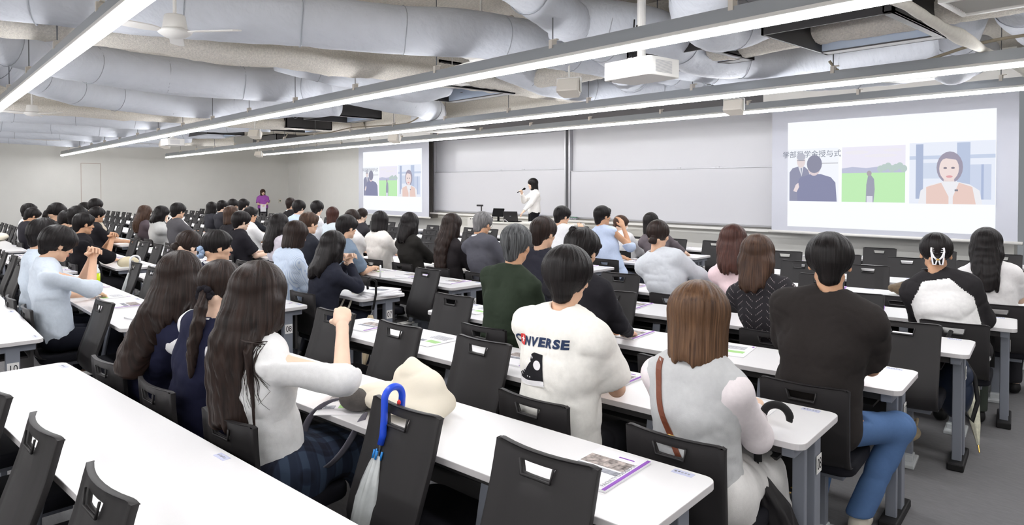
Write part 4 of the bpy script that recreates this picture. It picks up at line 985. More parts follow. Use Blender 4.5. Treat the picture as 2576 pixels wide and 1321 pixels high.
def person(label, pos, th, head, va=0.0, pitch=0.05, sex='m', q=1, hair='short', hc='black', skin='mid', top=('tee', (40, 38, 44)), pants=(34, 34, 42), arms='desk', scale=1.0, seated=True, hlen=.35, lean=0.0, seed=None, extra=None, hop=None, sleeve=None, legs=None, tw=0.0):
    """seated figure; pos = seat point on the floor plan (row frame th), head = (side, forward, z) of the head centre"""
    global NP; NP += 1; seed = NP * 13 if seed is None else seed; rnd = random.Random(seed)
    hH = {0: .0042, 1: .0058, 2: .0085}[q]; hN = {0: .0040, 1: .0050, 2: .0065}[q]; hB = {0: .0085, 1: .011, 2: .016}[q]
    fem = sex == 'f'; sc = scale
    H = np.array([head[0], head[1], head[2]], np.float32)
    wx = pos[0] + H[0] * math.cos(th) - H[1] * math.sin(th); wy = pos[1] + H[0] * math.sin(th) + H[1] * math.cos(th)
    ray = math.atan2(wy, wx); yaw = ray - math.radians(va) - math.pi / 2 - th
    RH = rotm(yaw, pitch)
    N = H + RH @ np.array([0, -.046, -.152], np.float32) * sc * np.array([.9, .9, 1], np.float32)
    if seated: Pv = np.array([0, .045, .555], np.float32)
    else: Pv = np.array([0, -.02, .93 * sc], np.float32)
    if abs(tw): pass
    ax_ = unit(N - Pv); bk = unit(np.array([0, -1, 0]) - ax_ * float(np.array([0, -1, 0]) @ ax_))
    side = np.cross(ax_, bk); side = unit(side); side = side if side[0] > 0 else -side
    side = unit(side * math.cos(tw) + -bk * math.sin(tw)); bk = unit(np.cross(side, ax_)) if True else bk
    if bk[1] > 0: bk = -bk
    sw = (.158 if fem else .178) * sc
    SH = {s_: N + side * s_ * sw - ax_ * .088 + bk * .010 for s_ in (-1, 1)}
    l1, l2 = (.265 if fem else .29) * sc, (.235 if fem else .255) * sc
    # hand targets
    A = {}
    if arms == 'desk': A = {-1: ((-.09, .40, .772), (-.5, -.3, -1)), 1: ((.09, .40, .772), (.5, -.3, -1))}
    elif arms == 'clasp': A = {-1: ((-.035, .40, .785), (-.8, -.2, -1)), 1: ((.035, .40, .785), (.8, -.2, -1))}
    elif arms == 'lap': A = {-1: ((-.07, .26, .62), (-.6, -.6, -1)), 1: ((.07, .26, .62), (.6, -.6, -1))}
    elif isinstance(arms, dict): A = {s_: (v[0], v[1]) for s_, v in arms.items()}
    hp = {-1: 'rest', 1: 'rest'}
    if arms == 'clasp': hp = {-1: 'clasp', 1: 'clasp'}
    if hop: hp.update(hop)
    arm = {}
    for s_ in (-1, 1):
        wr, hint = A[s_]; el, wr = ik(SH[s_], np.array(wr, np.float32), l1, l2, np.array(hint, np.float32)); arm[s_] = (el.astype(np.float32), wr.astype(np.float32))
    # legs
    LG = {}
    for s_ in (-1, 1):
        hipj = Pv + np.array([s_ * .085, .02, -.01], np.float32)
        if not seated: kn = np.array([s_ * .09, .03, .50 * sc], np.float32); an = np.array([s_ * .09, .0, .09], np.float32)
        else: kn = np.array([s_ * .11, .44, .50], np.float32); an = np.array([s_ * .11, .36 + .05 * s_, .09], np.float32)
        if legs and s_ in legs: kn, an = [np.array(v, np.float32) for v in legs[s_]]
        LG[s_] = (hipj, kn, an)
    # ---- body: trunk, neck, arms and legs as one skin; a finer head and fingers merge into it
    pts = np.array([N, Pv, *SH.values(), *[p for v in arm.values() for p in v], *[p for v in LG.values() for p in v]])
    lo = pts.min(0) - .14; hi = pts.max(0) + .14; lo[2] = max(lo[2], 0.0)
    f = Field(lo, hi, hB)
    f.cap(N + RH @ np.array([0, .012, .06]) * sc, N - ax_ * .02, .050 * sc if not fem else .043 * sc, .056 * sc, .03)
    f.cap(SH[-1], SH[1], .045, .045, .03).ell(N * .66 + Pv * .34, (.125, .085, .15), .05).ell(N * .3 + Pv * .7, (.115, .08, .13), .05).ell(Pv, (.13, .10, .09), .05)
    for s_ in (-1, 1):
        el, wr = arm[s_]; hd = unit(wr - el)
        f.cap(SH[s_], el, .043 * sc, .036 * sc, .03).cap(el, wr, .037 * sc, .0255 * sc, .015).cap(wr, wr + hd * .03, .0255 * sc, .024 * sc, .01)
        a, b, c = LG[s_]; f.cap(a, b, .07, .052, .03).cap(b, c, .05, .034, .02).cap(c, c + np.array([0, .09, -.045]), .032, .03, .02)
    V, Q = f.net(); V = smooth_net(V, Q, 2, .5); parts = [(V, Q, 0)]
    hv, hq, hm = get_head(hH, fem); parts.append(((hv * sc) @ RH.T + H, hq, hm))
    for s_ in (-1, 1):
        el, wr = arm[s_]; d = unit(wr - el); pose = hp[s_]
        dn = np.array([0, 0, 1.0]); xx = np.cross(d, dn)
        if np.linalg.norm(xx) < .2: xx = np.array([1.0, 0, 0])
        if pose == 'clasp': dn = np.array([s_ * .8, 0, .45])
        if hop and (s_, 'up') in hop: dn = np.array(hop[(s_, 'up')])
        zz = unit(dn - d * float(dn @ d)); xx = np.cross(d, zz)
        Mh = np.stack([xx, d, zz], 1)
        gv, gq = get_hand(hN, pose, s_ == 1)
        parts.append((((gv * sc * (.93 if fem else 1.0)) @ Mh.T + wr + d * .012).astype(np.float32), gq, 0))
    body = net_object('person', parts, [SKIN[skin], M['lip'], M['eye'], M['brow']])
    body.location = (pos[0], pos[1], 0); body.rotation_euler = (0, 0, th)
    tag(body, label, 'person', 'seated students and guests' if seated else None)
    # ---- clothes
    kind, tcol = top[0], top[1]; TM = tcol if not isinstance(tcol, tuple) else cloth('%d_%d_%d' % tcol, tcol)
    loose = {'tee': .020, 'shirt': .018, 'knit': .016, 'suit': .026, 'hoodie': .034, 'sweat': .028, 'vest': .020, 'overs': .034, 'blouse': .022}[kind]
    slv = sleeve if sleeve else {'tee': 'short', 'overs': 'short', 'vest': None}.get(kind, 'long')
    def torso(f, g, k=.05):
        gs = g * .75; wd = (1 if not fem else .88) * sc
        f.cap(SH[-1], SH[1], .043 + gs, .043 + gs, .05)
        for s_ in (-1, 1): f.cap(N - ax_ * .012, SH[s_] * .78 + N * .22 + ax_ * .004, .050 + g * .3, .040 + gs, .05)
        for s_ in (-1, 1):
            u = side * s_
            f.cap(N * .86 + Pv * .14 + u * .062 * wd, N * .62 + Pv * .38 + u * .060 * wd, .080 * sc + g, .096 * sc + g, .05)
            f.cap(N * .62 + Pv * .38 + u * .055 * wd, N * .28 + Pv * .72 + u * .048 * wd, .096 * sc + g, .092 * sc + g * 1.15, .05)
            f.cap(N * .28 + Pv * .72 + u * .048 * wd, Pv + u * .062 + ax_ * .02, .092 * sc + g * 1.15, .110 * sc + g, .05)
        if fem: 
            for s_ in (-1, 1): f.ell(N * .68 + Pv * .32 + side * .07 * s_ - bk * .085, (.055 + g * .4, .055 + g * .4, .055), .03)
    def sleeves(f, g, mode):
        for s_ in (-1, 1):
            el, wr = arm[s_]; up = unit(el - SH[s_]); fo = unit(wr - el)
            if mode == 'short':
                e2 = SH[s_] + (el - SH[s_]) * .80
                sl = Field(np.minimum(SH[s_], e2) - .16, np.maximum(SH[s_], e2) + .16, hB)
                sl.cap(SH[s_], e2 + up * .05, .050 + g, .056 + g * 1.15, .0).cut(e2, up, .006)
                if q < 2: sl.wrinkle(.005, (10, 10, 6), seed + s_)
                merge(f, sl, .035)
            elif mode == 'elbow':
                e2 = el + fo * .03
                sl = Field(np.minimum(SH[s_], e2) - .16, np.maximum(SH[s_], e2) + .16, hB)
                sl.cap(SH[s_], el, .052 + g, .056 + g, .0).cap(el, e2 + fo * .06, .056 + g, .054 + g, .02).cut(e2, fo, .006); merge(f, sl, .035)
            else:
                sl = Field(np.minimum(np.minimum(SH[s_], el), wr) - .16, np.maximum(np.maximum(SH[s_], el), wr) + .16, hB)
                e3 = wr - fo * .01
                sl.cap(SH[s_], el, .048 + g, .043 + g, .0).cap(el, e3 + fo * .04, .043 + g, .029 + g * .6, .03).cut(e3, fo, .004); merge(f, sl, .035)
    def merge(f, g, k):
        """smooth union of a second field that shares the spacing"""
        o = np.round((g.lo - f.lo) / f.h).astype(int)
        a0 = np.maximum(o, 0); a1 = np.minimum(o + np.array(g.n), np.array(f.n)); b0 = a0 - o
        if (a1 <= a0).any(): return
        sf = tuple(slice(a0[i], a1[i]) for i in range(3)); sg = tuple(slice(b0[i], b0[i] + a1[i] - a0[i]) for i in range(3))
        A = f.F[sf]; d = g.F[sg]; hh = np.clip(0.5 + 0.5 * (A - d) / k, 0, 1); f.F[sf] = A * (1 - hh) + d * hh - k * hh * (1 - hh)
    pts = np.array([N, Pv, *SH.values()] + ([p for v in arm.values() for p in v] if slv else []))
    lo = pts.min(0) - .20; hi = pts.max(0) + .20
    def snap(v): return v
    f = Field(lo, hi, hB); torso(f, loose)
    if slv:
        f.lo = lo.astype(np.float32)
        sleeves(f, loose, slv)
    if q < 2: f.wrinkle(.0048 if kind not in ('suit', 'vest') else .0028, (7, 7, 9), seed); f.wrinkle(.002, (22, 22, 26), seed + 7)
    else: f.wrinkle(.004, (6, 6, 8), seed)
    ct = Pv + ax_ * (-.015 if kind not in ('overs',) else -.03)
    f.cut(ct - np.array([0, 0, .04]), -ax_ * 1.0 + np.array([0, 0, 0.0]), .01, lo=lo, hi=[hi[0], Pv[1] + .16, Pv[2] + .05])
    # neck opening
    f.cap(N + ax_ * .10, N - ax_ * (.0), .050 * sc, .055 * sc, .012, 's')
    if kind in ('shirt', 'suit', 'vest', 'blouse', 'polo'):
        nn = unit(RH @ np.array([0, .1, 1]) * .5 + ax_); cc = N + ax_ * .012 - bk * .004
        cc32 = cc.astype(np.float32)
        def ring(X, Y, Z):
            px, py, pz = X - cc32[0], Y - cc32[1], Z - cc32[2]
            hgt = px * nn[0] + py * nn[1] + pz * nn[2]; rad = np.sqrt(np.maximum(px * px + py * py + pz * pz - hgt * hgt, 0))
            return np.maximum(np.abs(rad - (.061 - hgt * .25) * sc) - .0065, np.abs(hgt) - .022)
        f.op(cc32 - .09, cc32 + .09, ring, .006)
    elif kind in ('tee', 'overs', 'knit', 'sweat'):
        cc32 = (N - ax_ * .008).astype(np.float32); nn = ax_
        def ring2(X, Y, Z):
            px, py, pz = X - cc32[0], Y - cc32[1], Z - cc32[2]
            hgt = px * nn[0] + py * nn[1] + pz * nn[2]; rad = np.sqrt(np.maximum(px * px + py * py + pz * pz - hgt * hgt, 0))
            return np.sqrt((rad - .064 * sc) ** 2 + (hgt * .5) ** 2) - .0075
        f.op(cc32 - .09, cc32 + .09, ring2, .008)
    elif kind == 'hoodie':
        c_ = N + bk * .065 - ax_ * .045
        f.cap(c_ + side * .07, c_ - side * .07, .05, .05, .03).cap(c_ + side * .075, N + side * .075 - bk * .03, .035, .025, .03).cap(c_ - side * .075, N - side * .075 - bk * .03, .035, .025, .03)
    V, Q = f.net(); V = smooth_net(V, Q, 1, .4)
    mats = [TM]; mi = np.zeros(len(Q), np.int32)
    if extra and 'raglan' in extra:
        c = V[Q].mean(1) - N; xs = np.abs(c @ side); dz = -(c @ ax_)
        mats.append(extra['raglan']); mi[(xs > .070 + np.clip(dz, 0, .16) * .72) | (dz < .012)] = 1
    if extra and 'vest_over' in extra:
        pass
    nm = {'tee': 't_shirt', 'overs': 't_shirt', 'shirt': 'shirt', 'knit': 'knit_top', 'suit': 'jacket', 'hoodie': 'hooded_sweatshirt', 'sweat': 'sweatshirt', 'vest': 'vest', 'blouse': 'blouse'}[kind]
    top_o = net_object(nm, [(V, Q, mi)], mats, body)
    if extra and 'under' in extra:      # sleeves and collar of a shirt worn under a vest
        f = Field(lo if slv else lo - np.array([.25, .1, .3]), hi if slv else hi + np.array([.25, .4, .1]), hB); 
        pts2 = np.array([N, Pv, *SH.values(), *[p for v in arm.values() for p in v]]); f = Field(pts2.min(0) - .16, pts2.max(0) + .16, hB)
        torso(f, loose - .010); sleeves(f, .014, extra.get('under_sleeve', 'long'))
        cc = (N + ax_ * .016).astype(np.float32)
        def ring3(X, Y, Z):
            px, py, pz = X - cc[0], Y - cc[1], Z - cc[2]
            hgt = px * ax_[0] + py * ax_[1] + pz * ax_[2]; rad = np.sqrt(np.maximum(px * px + py * py + pz * pz - hgt * hgt, 0))
            return np.maximum(np.abs(rad - (.060 - hgt * .3) * sc) - .006, np.abs(hgt) - .024)
        f.cap(N + ax_ * .10, N, .048 * sc, .052 * sc, .01, 's'); f.op(cc - .09, cc + .09, ring3, .006); f.wrinkle(.004, (8, 8, 9), seed + 3)
        V, Q = f.net(); net_object('blouse', [(smooth_net(V, Q, 1, .4), Q, 0)], [extra['under']], body)
    if kind == 'suit':                   # the white collar above the jacket
        b = MB(); ringp = [tuple(N + ax_ * .022 + side * (.057 * math.sin(a)) + bk * (.057 * math.cos(a))) for a in [R(-130 + 260 * i / 14) for i in range(15)]]
        b.tube(ringp, .011, 6); b.build('shirt_collar', cloth('collar_white', (236, 236, 240)), body, smooth=True)
    # trousers or skirt
    PM = pants if not isinstance(pants, tuple) else cloth('p%d_%d_%d' % pants, pants)
    skirt = bool(extra and extra.get('skirt'))
    pts = np.array([Pv] + [p for v in LG.values() for p in v]); lo = pts.min(0) - .17; hi = pts.max(0) + .17; lo[2] = max(0.01, lo[2])
    hP = hB if q == 0 else hB * 1.2
    f = Field(lo, hi, hP)
    f.cap(Pv + side * .07, Pv - side * .07, .118 * sc, .118 * sc, .04)
    for s_ in (-1, 1):
        a, b_, c = LG[s_]
        if skirt: f.cap(a, b_, .10, .085, .10).cap(b_, b_ + np.array([s_ * .02, .02, -.12]), .08, .09, .06)
        else: f.cap(a, b_, .092, .072, .03).cap(b_, c + np.array([0, 0, .0]), .068, .058, .03)
    if skirt:
        a, b_, c = LG[1]; a2, b2, c2 = LG[-1]; f.cap((a + a2) / 2, (b_ + b2) / 2, .10, .09, .08).cap((a + a2) / 2 + np.array([.10, .05, -.02]), (a + a2) / 2 + np.array([.14, .08, -.16]), .07, .06, .08)
    else: 
        for s_ in (-1, 1):
            c = LG[s_][2]; f.cut(c + np.array([0, 0, .0]), (0, 0, -1), .004, lo=[c[0] - .08, c[1] - .08, 0], hi=[c[0] + .08, c[1] + .08, c[2] + .02])
    f.cut(Pv + ax_ * .05, ax_, .01, hi=[hi[0], Pv[1] + .10, hi[2]], lo=lo) if not skirt else None
    f.wrinkle(.005, (7, 10, 7), seed + 5)
    V, Q = f.net(); net_object('skirt' if skirt else 'trousers', [(smooth_net(V, Q, 1, .4), Q, 0)], [PM], body)
    for s_ in (-1, 1):
        c = LG[s_][2]; f = Field((c[0] - .06, c[1] - .1, 0.0), (c[0] + .06, c[1] + .22, .13), .009 if q == 0 else .013)
        f.cap((c[0], c[1] - .02, .045), (c[0], c[1] + .13, .035), .042, .036, .02).cap(c, (c[0], c[1], .05), .042, .042, .02)
        f.cut((0, 0, .008), (0, 0, -1), .004); f.cut((c[0], c[1], max(.085, c[2])), (0, 0, 1), .004)
        V, Q = f.net(); net_object('shoe', [(V, Q, 0)], [M['shoe_light'] if extra and extra.get('light_shoe') else M['black']], body)
    # ---- hair
    build_hair(body, H, RH, sc, hair, hc, hlen, hH, q, N, Pv, ax_, bk, side, seed, loose, extra)
    return body, dict(H=H, N=N, P=Pv, ax=ax_, bk=bk, side=side, RH=RH, arm=arm, SH=SH, top=top_o, sc=sc, th=th)
M['shoe_light'] = mat('light_canvas_shoe', (206, 200, 186), 0.8)
def build_hair(body, H, RH, sc, hair, hc, hlen, h, q, N, Pv, ax_, bk, side, seed, loose, extra):
    hh = h * 1.05
    toL = lambda p: ((np.asarray(p) - H) @ RH) / sc       # parent frame -> head frame
    lng = hair in ('long', 'longpony', 'vlong', 'medium')
    # where the back of the clothes runs, in the head frame
    def backpt(t, off): return toL(N * (1 - t) + Pv * t + bk * (.092 + loose + off + .035 * math.sin(min(1, t * 1.6) * 3.14 * .6)))
    zb = -.22
    if lng or hair in ('pony', 'lowpony', 'sidepony'): zb = -.25 - hlen
    lo = [-.155, -.24, zb]; hi = [.155, .13, .16]
    if lng or 'pony' in hair:
        for t in (.2, .5, .8): 
            p = backpt(t, .05); lo = [min(lo[0], p[0] - .15), min(lo[1], p[1] - .08), lo[2]]; hi = [max(hi[0], p[0] + .15), max(hi[1], p[1] + .05), hi[2]]
    f = Field(lo, hi, hh)
    puff = {'short': .006, 'bowl': .012, 'bowl_big': .021, 'crop': -.003, 'messy': .010, 'curly': .016, 'long': .012, 'vlong': .018, 'bobs': .012, 'bob': .010, 'longpony': .010}.get(hair, .005) + (extra.get('vol', 0) if extra else 0)
    E = (.0745 + .015 + puff, .093 + .016 + puff, .080 + .016 + puff * .7)
    f.ell((0, -.014, .036), E, .01)
    if hair in ('short', 'bowl', 'bowl_big', 'crop', 'messy', 'curly'):
        side_z = {'short': -.012, 'bowl': -.022, 'bowl_big': -.03, 'crop': .0, 'messy': -.01, 'curly': -.01}[hair]
        f.cap((0, -.060 - puff * .5, -.01), (0, -.068, -.070), .060 + puff * .6, .046, .02)
        if hair.startswith('bowl'):
            for s_ in (-1, 1): f.cap((s_ * .060, -.01, .02), (s_ * .064, -.02, side_z + .012), .032, .024, .02).cap((s_ * .05, .055, .03), (s_ * .062, .03, .0), .026, .016, .02)
            f.cap((-.03, .078, .055), (.03, .078, .055), .026, None, .02).cap((-.035, .088, .035), (.035, .088, .035), .012, None, .02)
        else:
            for s_ in (-1, 1): f.cap((s_ * .062, -.025, .02), (s_ * .064, -.03, side_z), .024, .014, .02)
            f.cap((-.03, .070, .068), (.03, .074, .068), .026, None, .02)
        if hair == 'curly':
            for i in range(26):
                a = rndf(seed, i) * 6.28; e = rndf(seed, i + 50) * 1.3 + .15; d = np.array([math.cos(a) * math.cos(e), math.sin(a) * math.cos(e), math.sin(e)])
                c = np.array([0, -.014, .036]) + d * np.array(E) * .98; f.ell(c, (.016, .016, .014), .008)
        # face and nape cleared
        f.ell((0, .098, -.052), (.075, .055, .080), .012, 's')
        f.cut((0, -.10, -.118), (0, .50, -1), .006)
        for s_ in (-1, 1): f.ell((s_ * .092, .012, -.058), (.034, .046, .050), .01, 's'); f.ell((s_ * (.098 + puff * .6), -.004, -.022), (.024, .021, .030), .006, 's')
    else:
        bot = {'bob': -.105, 'bobs': -.135, 'medium': -.17}.get(hair, -.12)
        if hair in ('bob', 'bobs', 'medium', 'long', 'vlong', 'longpony'):
            w_ = .082 if hair != 'bobs' else .088
            f.cap((0, -.03, .02), (0, -.042, bot), .088 + puff * .7, .080 + puff * .7, .02, flat=(1.06, 1.0))
            for s_ in (-1, 1): f.cap((s_ * (.055 + puff * .5), .01, .03), (s_ * (.066 + puff * .6), .012, bot + .01), .036, .028, .02)
            f.cap((-.03, .080, .05), (.03, .080, .05), .020, None, .02); f.cap((-.04, .085, .032), (.04, .085, .032), .012, None, .02)
            f.ell((0, .112, -.066), (.056, .072, .092), .012, 's')
            if hair in ('bob', 'bobs'): f.cut((0, 0, bot - .02), (0, .12, -1), .008)
        else:   # pulled back
            f.cap((0, -.070, -.01), (0, -.072, -.05), .042, .030, .02)
            f.cap((-.03, .078, .055), (.03, .078, .055), .020, None, .02)
            if hair in ('lowpony', 'sidepony', 'pony'): f.cap((-.035, .086, .035), (.035, .086, .035), .011, None, .015)
            for s_ in (-1, 1): f.cap((s_ * .058, .0, .02), (s_ * .060, -.03, -.005), .026, .018, .02)
            f.ell((0, .098, -.056), (.073, .055, .082), .012, 's')
            for s_ in (-1, 1): f.ell((s_ * .086, .02, -.05), (.028, .045, .045), .01, 's')
            f.cut((0, -.10, -.092), (0, .35, -1), .01)
        if hair in ('long', 'vlong', 'longpony', 'medium'):
            p0 = np.array([0, -.070 - puff * .4, -.03]); L = {'medium': .20}.get(hair, hlen); n = 6
            prev = p0; wd = .078
            for i in range(1, n + 1):
                t = i / n; want = p0 + np.array([0, -.012, -L * t]); tt = (toL(N)[2] - want[2]) / max(.05, toL(N)[2] - toL(Pv)[2])
                te = min(1, max(0, (tt + .25) / .45)); te = te * te * (3 - 2 * te)
                b_ = backpt(min(1, max(0, tt)), .010); p = want.copy(); p[1] = want[1] + min(0, b_[1] - want[1]) * te; p[0] = b_[0] * .7 * te
                r0 = .048 + puff * .5 - .020 * (t - 1 / n); r1 = .048 + puff * .5 - .022 * t
                for u in (-.055, -.02, .02, .055):
                    k_ = 1 - .35 * t
                    f.cap(prev + np.array([u * (1 - .35 * (t - 1 / n)) * 1.1, abs(u) * .25, 0]), p + np.array([u * k_ * 1.1 + .01 * math.sin(9 * u + i), abs(u) * .25, 0]), max(.012, r0), max(.010, r1 * (.9 + .2 * rndf(seed, i * 7 + int(u * 100)))), .022)
                prev = p
            if hair == 'vlong':
                for s_ in (-1, 1):
                    for j in range(3):
                        a = np.array([s_ * (.075 + .004 * j), .0 - .02 * j, -.03]); sh = toL(N + side * s_ * (.09 + .02 * j) + bk * (.055 + .02 * j) - ax_ * .02); e = toL(N + side * s_ * (.12 + .01 * j) + bk * (.085 + .012 * j) - ax_ * (.16 + .08 * j))
                        f.cap(a, sh, .022, .014, .02).cap(sh, e, .014, .005, .01)
    if hair == 'bun':
        f.ell((0, -.118, -.045), (.036, .030, .034), .012).cap((-.02, -.13, -.055), (.02, -.125, -.065), .016, None, .01)
    if hair in ('pony', 'lowpony', 'sidepony'):
        z0 = {'pony': .03, 'lowpony': -.03, 'sidepony': -.025}[hair]; sx = .0
        p0 = np.array([0, -.115, z0]); f.cap((0, -.085, z0), p0, .030, .020, .02); prev = p0; n = 5
        for i in range(1, n + 1):
            t = i / n; want = p0 + np.array([.015 * math.sin(5 * t), -.03 * math.sin(3.14 * min(1, t * 1.2)) - .012, -hlen * t]); b_ = backpt(max(0, (toL(N)[2] - want[2]) / max(.05, toL(N)[2] - toL(Pv)[2])), .02)
            want[1] = min(want[1], b_[1]) if want[2] < toL(N)[2] + .02 else want[1]
            f.cap(prev, want, .021 + .010 * math.sin(3.14 * (i - 1) / n), .021 + .010 * math.sin(3.14 * t) - .010 * t, .012); prev = want
    V, Q = f.net(); V, Q = largest(V, Q); V = smooth_net(V, Q, 1, .4)
    az = np.arctan2(V[:, 0], -(V[:, 1] + .014)); zz = V[:, 2]
    rad = np.sqrt(V[:, 0] ** 2 + (V[:, 1] + .014) ** 2) + 1e-6
    crown = np.clip((zz - .06) / .06, 0, 1)
    ss = np.stack([az * (10 if hair != 'messy' else 6), zz * (2.2 if hair not in ('messy', 'curly') else 9), crown * 0], 1).astype(np.float32)
    amp = {0: .0048, 1: .0048, 2: .0045}[q] * (1.8 if hair in ('messy', 'curly') else 1)
    n1 = vnoise(ss, 1.0, seed) - .5; n2 = vnoise(ss * np.array([3.1, 1.3, 1]), 1.0, seed + 1) - .5
    d = (V - np.array([0, -.014, .03])); d[:, 2] *= np.where(zz < 0, 0, 1); d /= (np.linalg.norm(d, axis=1)[:, None] + 1e-6)
    V = V + d * (amp * (n1 * 1.2 + n2 * .8))[:, None] * (1 - .5 * crown)[:, None]
    zlow = np.clip((-.10 - zz) / .1, 0, 1)
    V[:, 2] += zlow * (vnoise(np.stack([az * 9, az * 0, az * 0], 1).astype(np.float32), 1.0, seed + 2) - .5) * .045
    uv = np.stack([az / 6.283 * 1.2 + .5 + .04 * n1, zz * 2 + crown * rad * 6], 1)
    col = HM[hc] if isinstance(hc, str) else hc
    return net_object('hair', [((V * sc) @ RH.T + H, Q, 0)], [col], body, uv=uv)
def rndf(a, b):
    return ((a * 7919 + b * 104729 + 12345) * 1103515245 % 2147483648) / 2147483648.0
def headpart(name, info, b, m, body, smooth=True):
    o = b.build(name, m, body, smooth=smooth)
    Mx = Matrix.Identity(4)
    for i in range(3):
        for j in range(3): Mx[i][j] = float(info['RH'][i][j] * info['sc'])
    Mx.translation = Vector([float(x) for x in info['H']]); o.data.transform(Mx); return o
def glasses(body, info, col=None):
    b = MB()
    for s_ in (-1, 1):
        pts = [(s_ * .033 + .022 * math.cos(a), .098 - .004 * abs(math.cos(a)), .0 + .017 * math.sin(a)) for a in [R(i * 30) for i in range(13)]]
        b.tube(pts, .0014, 5); b.tube([(s_ * .055, .094, .004), (s_ * .078, .06, .006), (s_ * .083, -.01, .004), (s_ * .082, -.025, -.012)], .0015, 5)
    b.tube([(-.011, .1, .004), (.011, .1, .004)], .0013, 5)
    headpart('glasses', info, b, M['darkmetal'] if col is None else col, body)
def facemask(body, info, m, strap):
    f = Field((-.09, .0, -.13), (.09, .13, .02), .005)
    f.ell((0, .034, -.050), (.066, .070, .068), .01).ell((0, .075, -.05), (.03, .04, .04), .02).ell((0, .022, -.050), (.062, .062, .080), .004, 's').cut((0, .035, 0), (0, -1, 0), .004); f.cut((0, 0, -.022), (0, -.1, 1), .004)
    V, Q = f.net(); V = (V * info['sc']) @ info['RH'].T + info['H']; o = net_object('face_mask', [(V, Q, 0)], [m], body)
    b = MB()
    for s_ in (-1, 1): b.tube([(s_ * .055, .045, -.03), (s_ * .074, .01, -.006), (s_ * .08, -.015, .0)], .0016, 5); b.tube([(s_ * .052, .042, -.075), (s_ * .072, .006, -.045), (s_ * .08, -.018, -.03)], .0016, 5)
    headpart('mask_strap', info, b, strap, body)
# ------------------------------------------------------------------ the audience
stripes('pale_stripe', (214, 226, 242), (176, 196, 226), 0.012); plaid('plaid'); knitmat()
WHT, OFFW = (240, 240, 242), (238, 236, 228)
INFO = {}
def sit(key, bk, r, s, hx, hy, hz, label, **kw):
    p, th = seat_pos(bk, r, s, 0.26)
    o, i = person(label, (p.x, p.y), th, (hx, hy, hz), **kw)
    INFO[key] = (o, i); return o, i
up = lambda x, y, z, s_=1: ((x, y, z), (s_ * .5, .35, -1))
def chin(z, y=.16): return {1: ((.05, y, z), (.6, .5, -1)), -1: ((-.10, .40, .772), (-.5, -.3, -1))}
def hands_up(z, y=.24): return {1: ((.03, y, z), (.5, .45, -1)), -1: ((-.03, y, z), (-.5, .45, -1))}
CL = {-1: 'clasp', 1: 'clasp'}
# block nearest the right edge
sit('AZ', 'R', 9, 2, -.02, .02, 1.245, 'girl with very long straight dark hair in a white shirt, raising her fist', va=22, pitch=.15, sex='f', q=0, hair='vlong', hc='dark', hlen=.46, skin='fair', top=('shirt', (238, 238, 238)), pants=CLO['plaid'], extra={'skirt': 1}, sleeve='elbow',
    arms={1: ((.20, .27, 1.10), (1, .5, -.7)), -1: ((-.06, .40, .772), (-.5, -.3, -1))}, hop={1: 'fist'})
sit('BA', 'R', 9, 3, .14, .10, 1.215, 'girl in navy vest with dark ponytail held by a black scrunchie', va=35, pitch=.2, sex='f', q=0, hair='lowpony', hc='dark', hlen=.34, skin='fair', top=('vest', (34, 36, 60)), pants=(30, 32, 52), extra={'under': cloth('under_w', WHT)})
sit('BB', 'R', 9, 4, .34, .11, 1.225, 'girl in navy vest and white sleeve with long straight dark hair, last of three', va=28, pitch=.12, sex='f', q=0, hair='long', hc='dark', hlen=.42, skin='fair', top=('vest', (34, 36, 60)), pants=(30, 32, 52), extra={'under': cloth('under_w', WHT)})
sit('AX', 'R', 8, 1, .02, .09, 1.285, 'young man in a white T-shirt printed with a high-top sneaker on the back', va=22, pitch=.1, q=0, hair='bowl_big', hc='black', skin='mid', top=('overs', (242, 240, 234)), pants=(36, 36, 40), arms='clasp', scale=1.02)
sit('AY', 'R', 8, 0, -.01, .09, 1.18, 'woman with brown bobbed hair in a grey knitted vest with brown shoulder strap', va=8, pitch=.2, sex='f', q=0, hair='bobs', hc='light', skin='fair', top=('vest', (196, 197, 198)), pants=(226, 224, 222), extra={'vol': .014, 'under': cloth('under_sheer', (236, 228, 230)), 'skirt': 1}, scale=1.0)
sit('AT', 'R', 7, 0, .05, .10, 1.33, 'young man in a black oversized T-shirt and blue jeans at the right', va=0, pitch=.12, q=0, hair='bowl', hc='black', skin='warm', top=('overs', (48, 44, 43)), pants=(86, 116, 160), arms='clasp', scale=1.04, extra={'light_shoe': 1},
    legs={1: ((.30, .36, .52), (.16, .22, .10)), -1: ((-.02, .40, .50), (-.04, .16, .09))})
sit('AW', 'R', 7, 2, -.04, .07, 1.30, 'person with tousled black hair and black top partly behind the sneaker T-shirt', va=30, pitch=.3, q=0, hair='curly', hc='black', skin='mid', top=('knit', (38, 37, 42)), pants=(30, 30, 36))
sit('AK', 'R', 7, 3, .05, .13, 1.30, 'man with greying short hair in a dark green zip jacket', va=28, pitch=.12, q=0, hair='messy', hc='salt', skin='warm', top=('shirt', (48, 58, 46)), pants=(40, 40, 44), scale=1.03)
sit('AL', 'R', 6, 4, .06, .13, 1.31, 'young man in a navy T-shirt looking right, beside the man in green', va=45, pitch=.08, q=0, hair='bowl', hc='dark', skin='mid', top=('tee', (46, 46, 56)), pants=(36, 36, 42))
sit('AS', 'R', 6, 1, -.15, .05, 1.245, 'woman with long brown hair in a black openwork knit top', va=8, pitch=.1, sex='f', q=0, hair='long', hc='brown', hlen=.16, skin='fair', top=('knit', CLO['pointelle']), pants=(30, 30, 36))
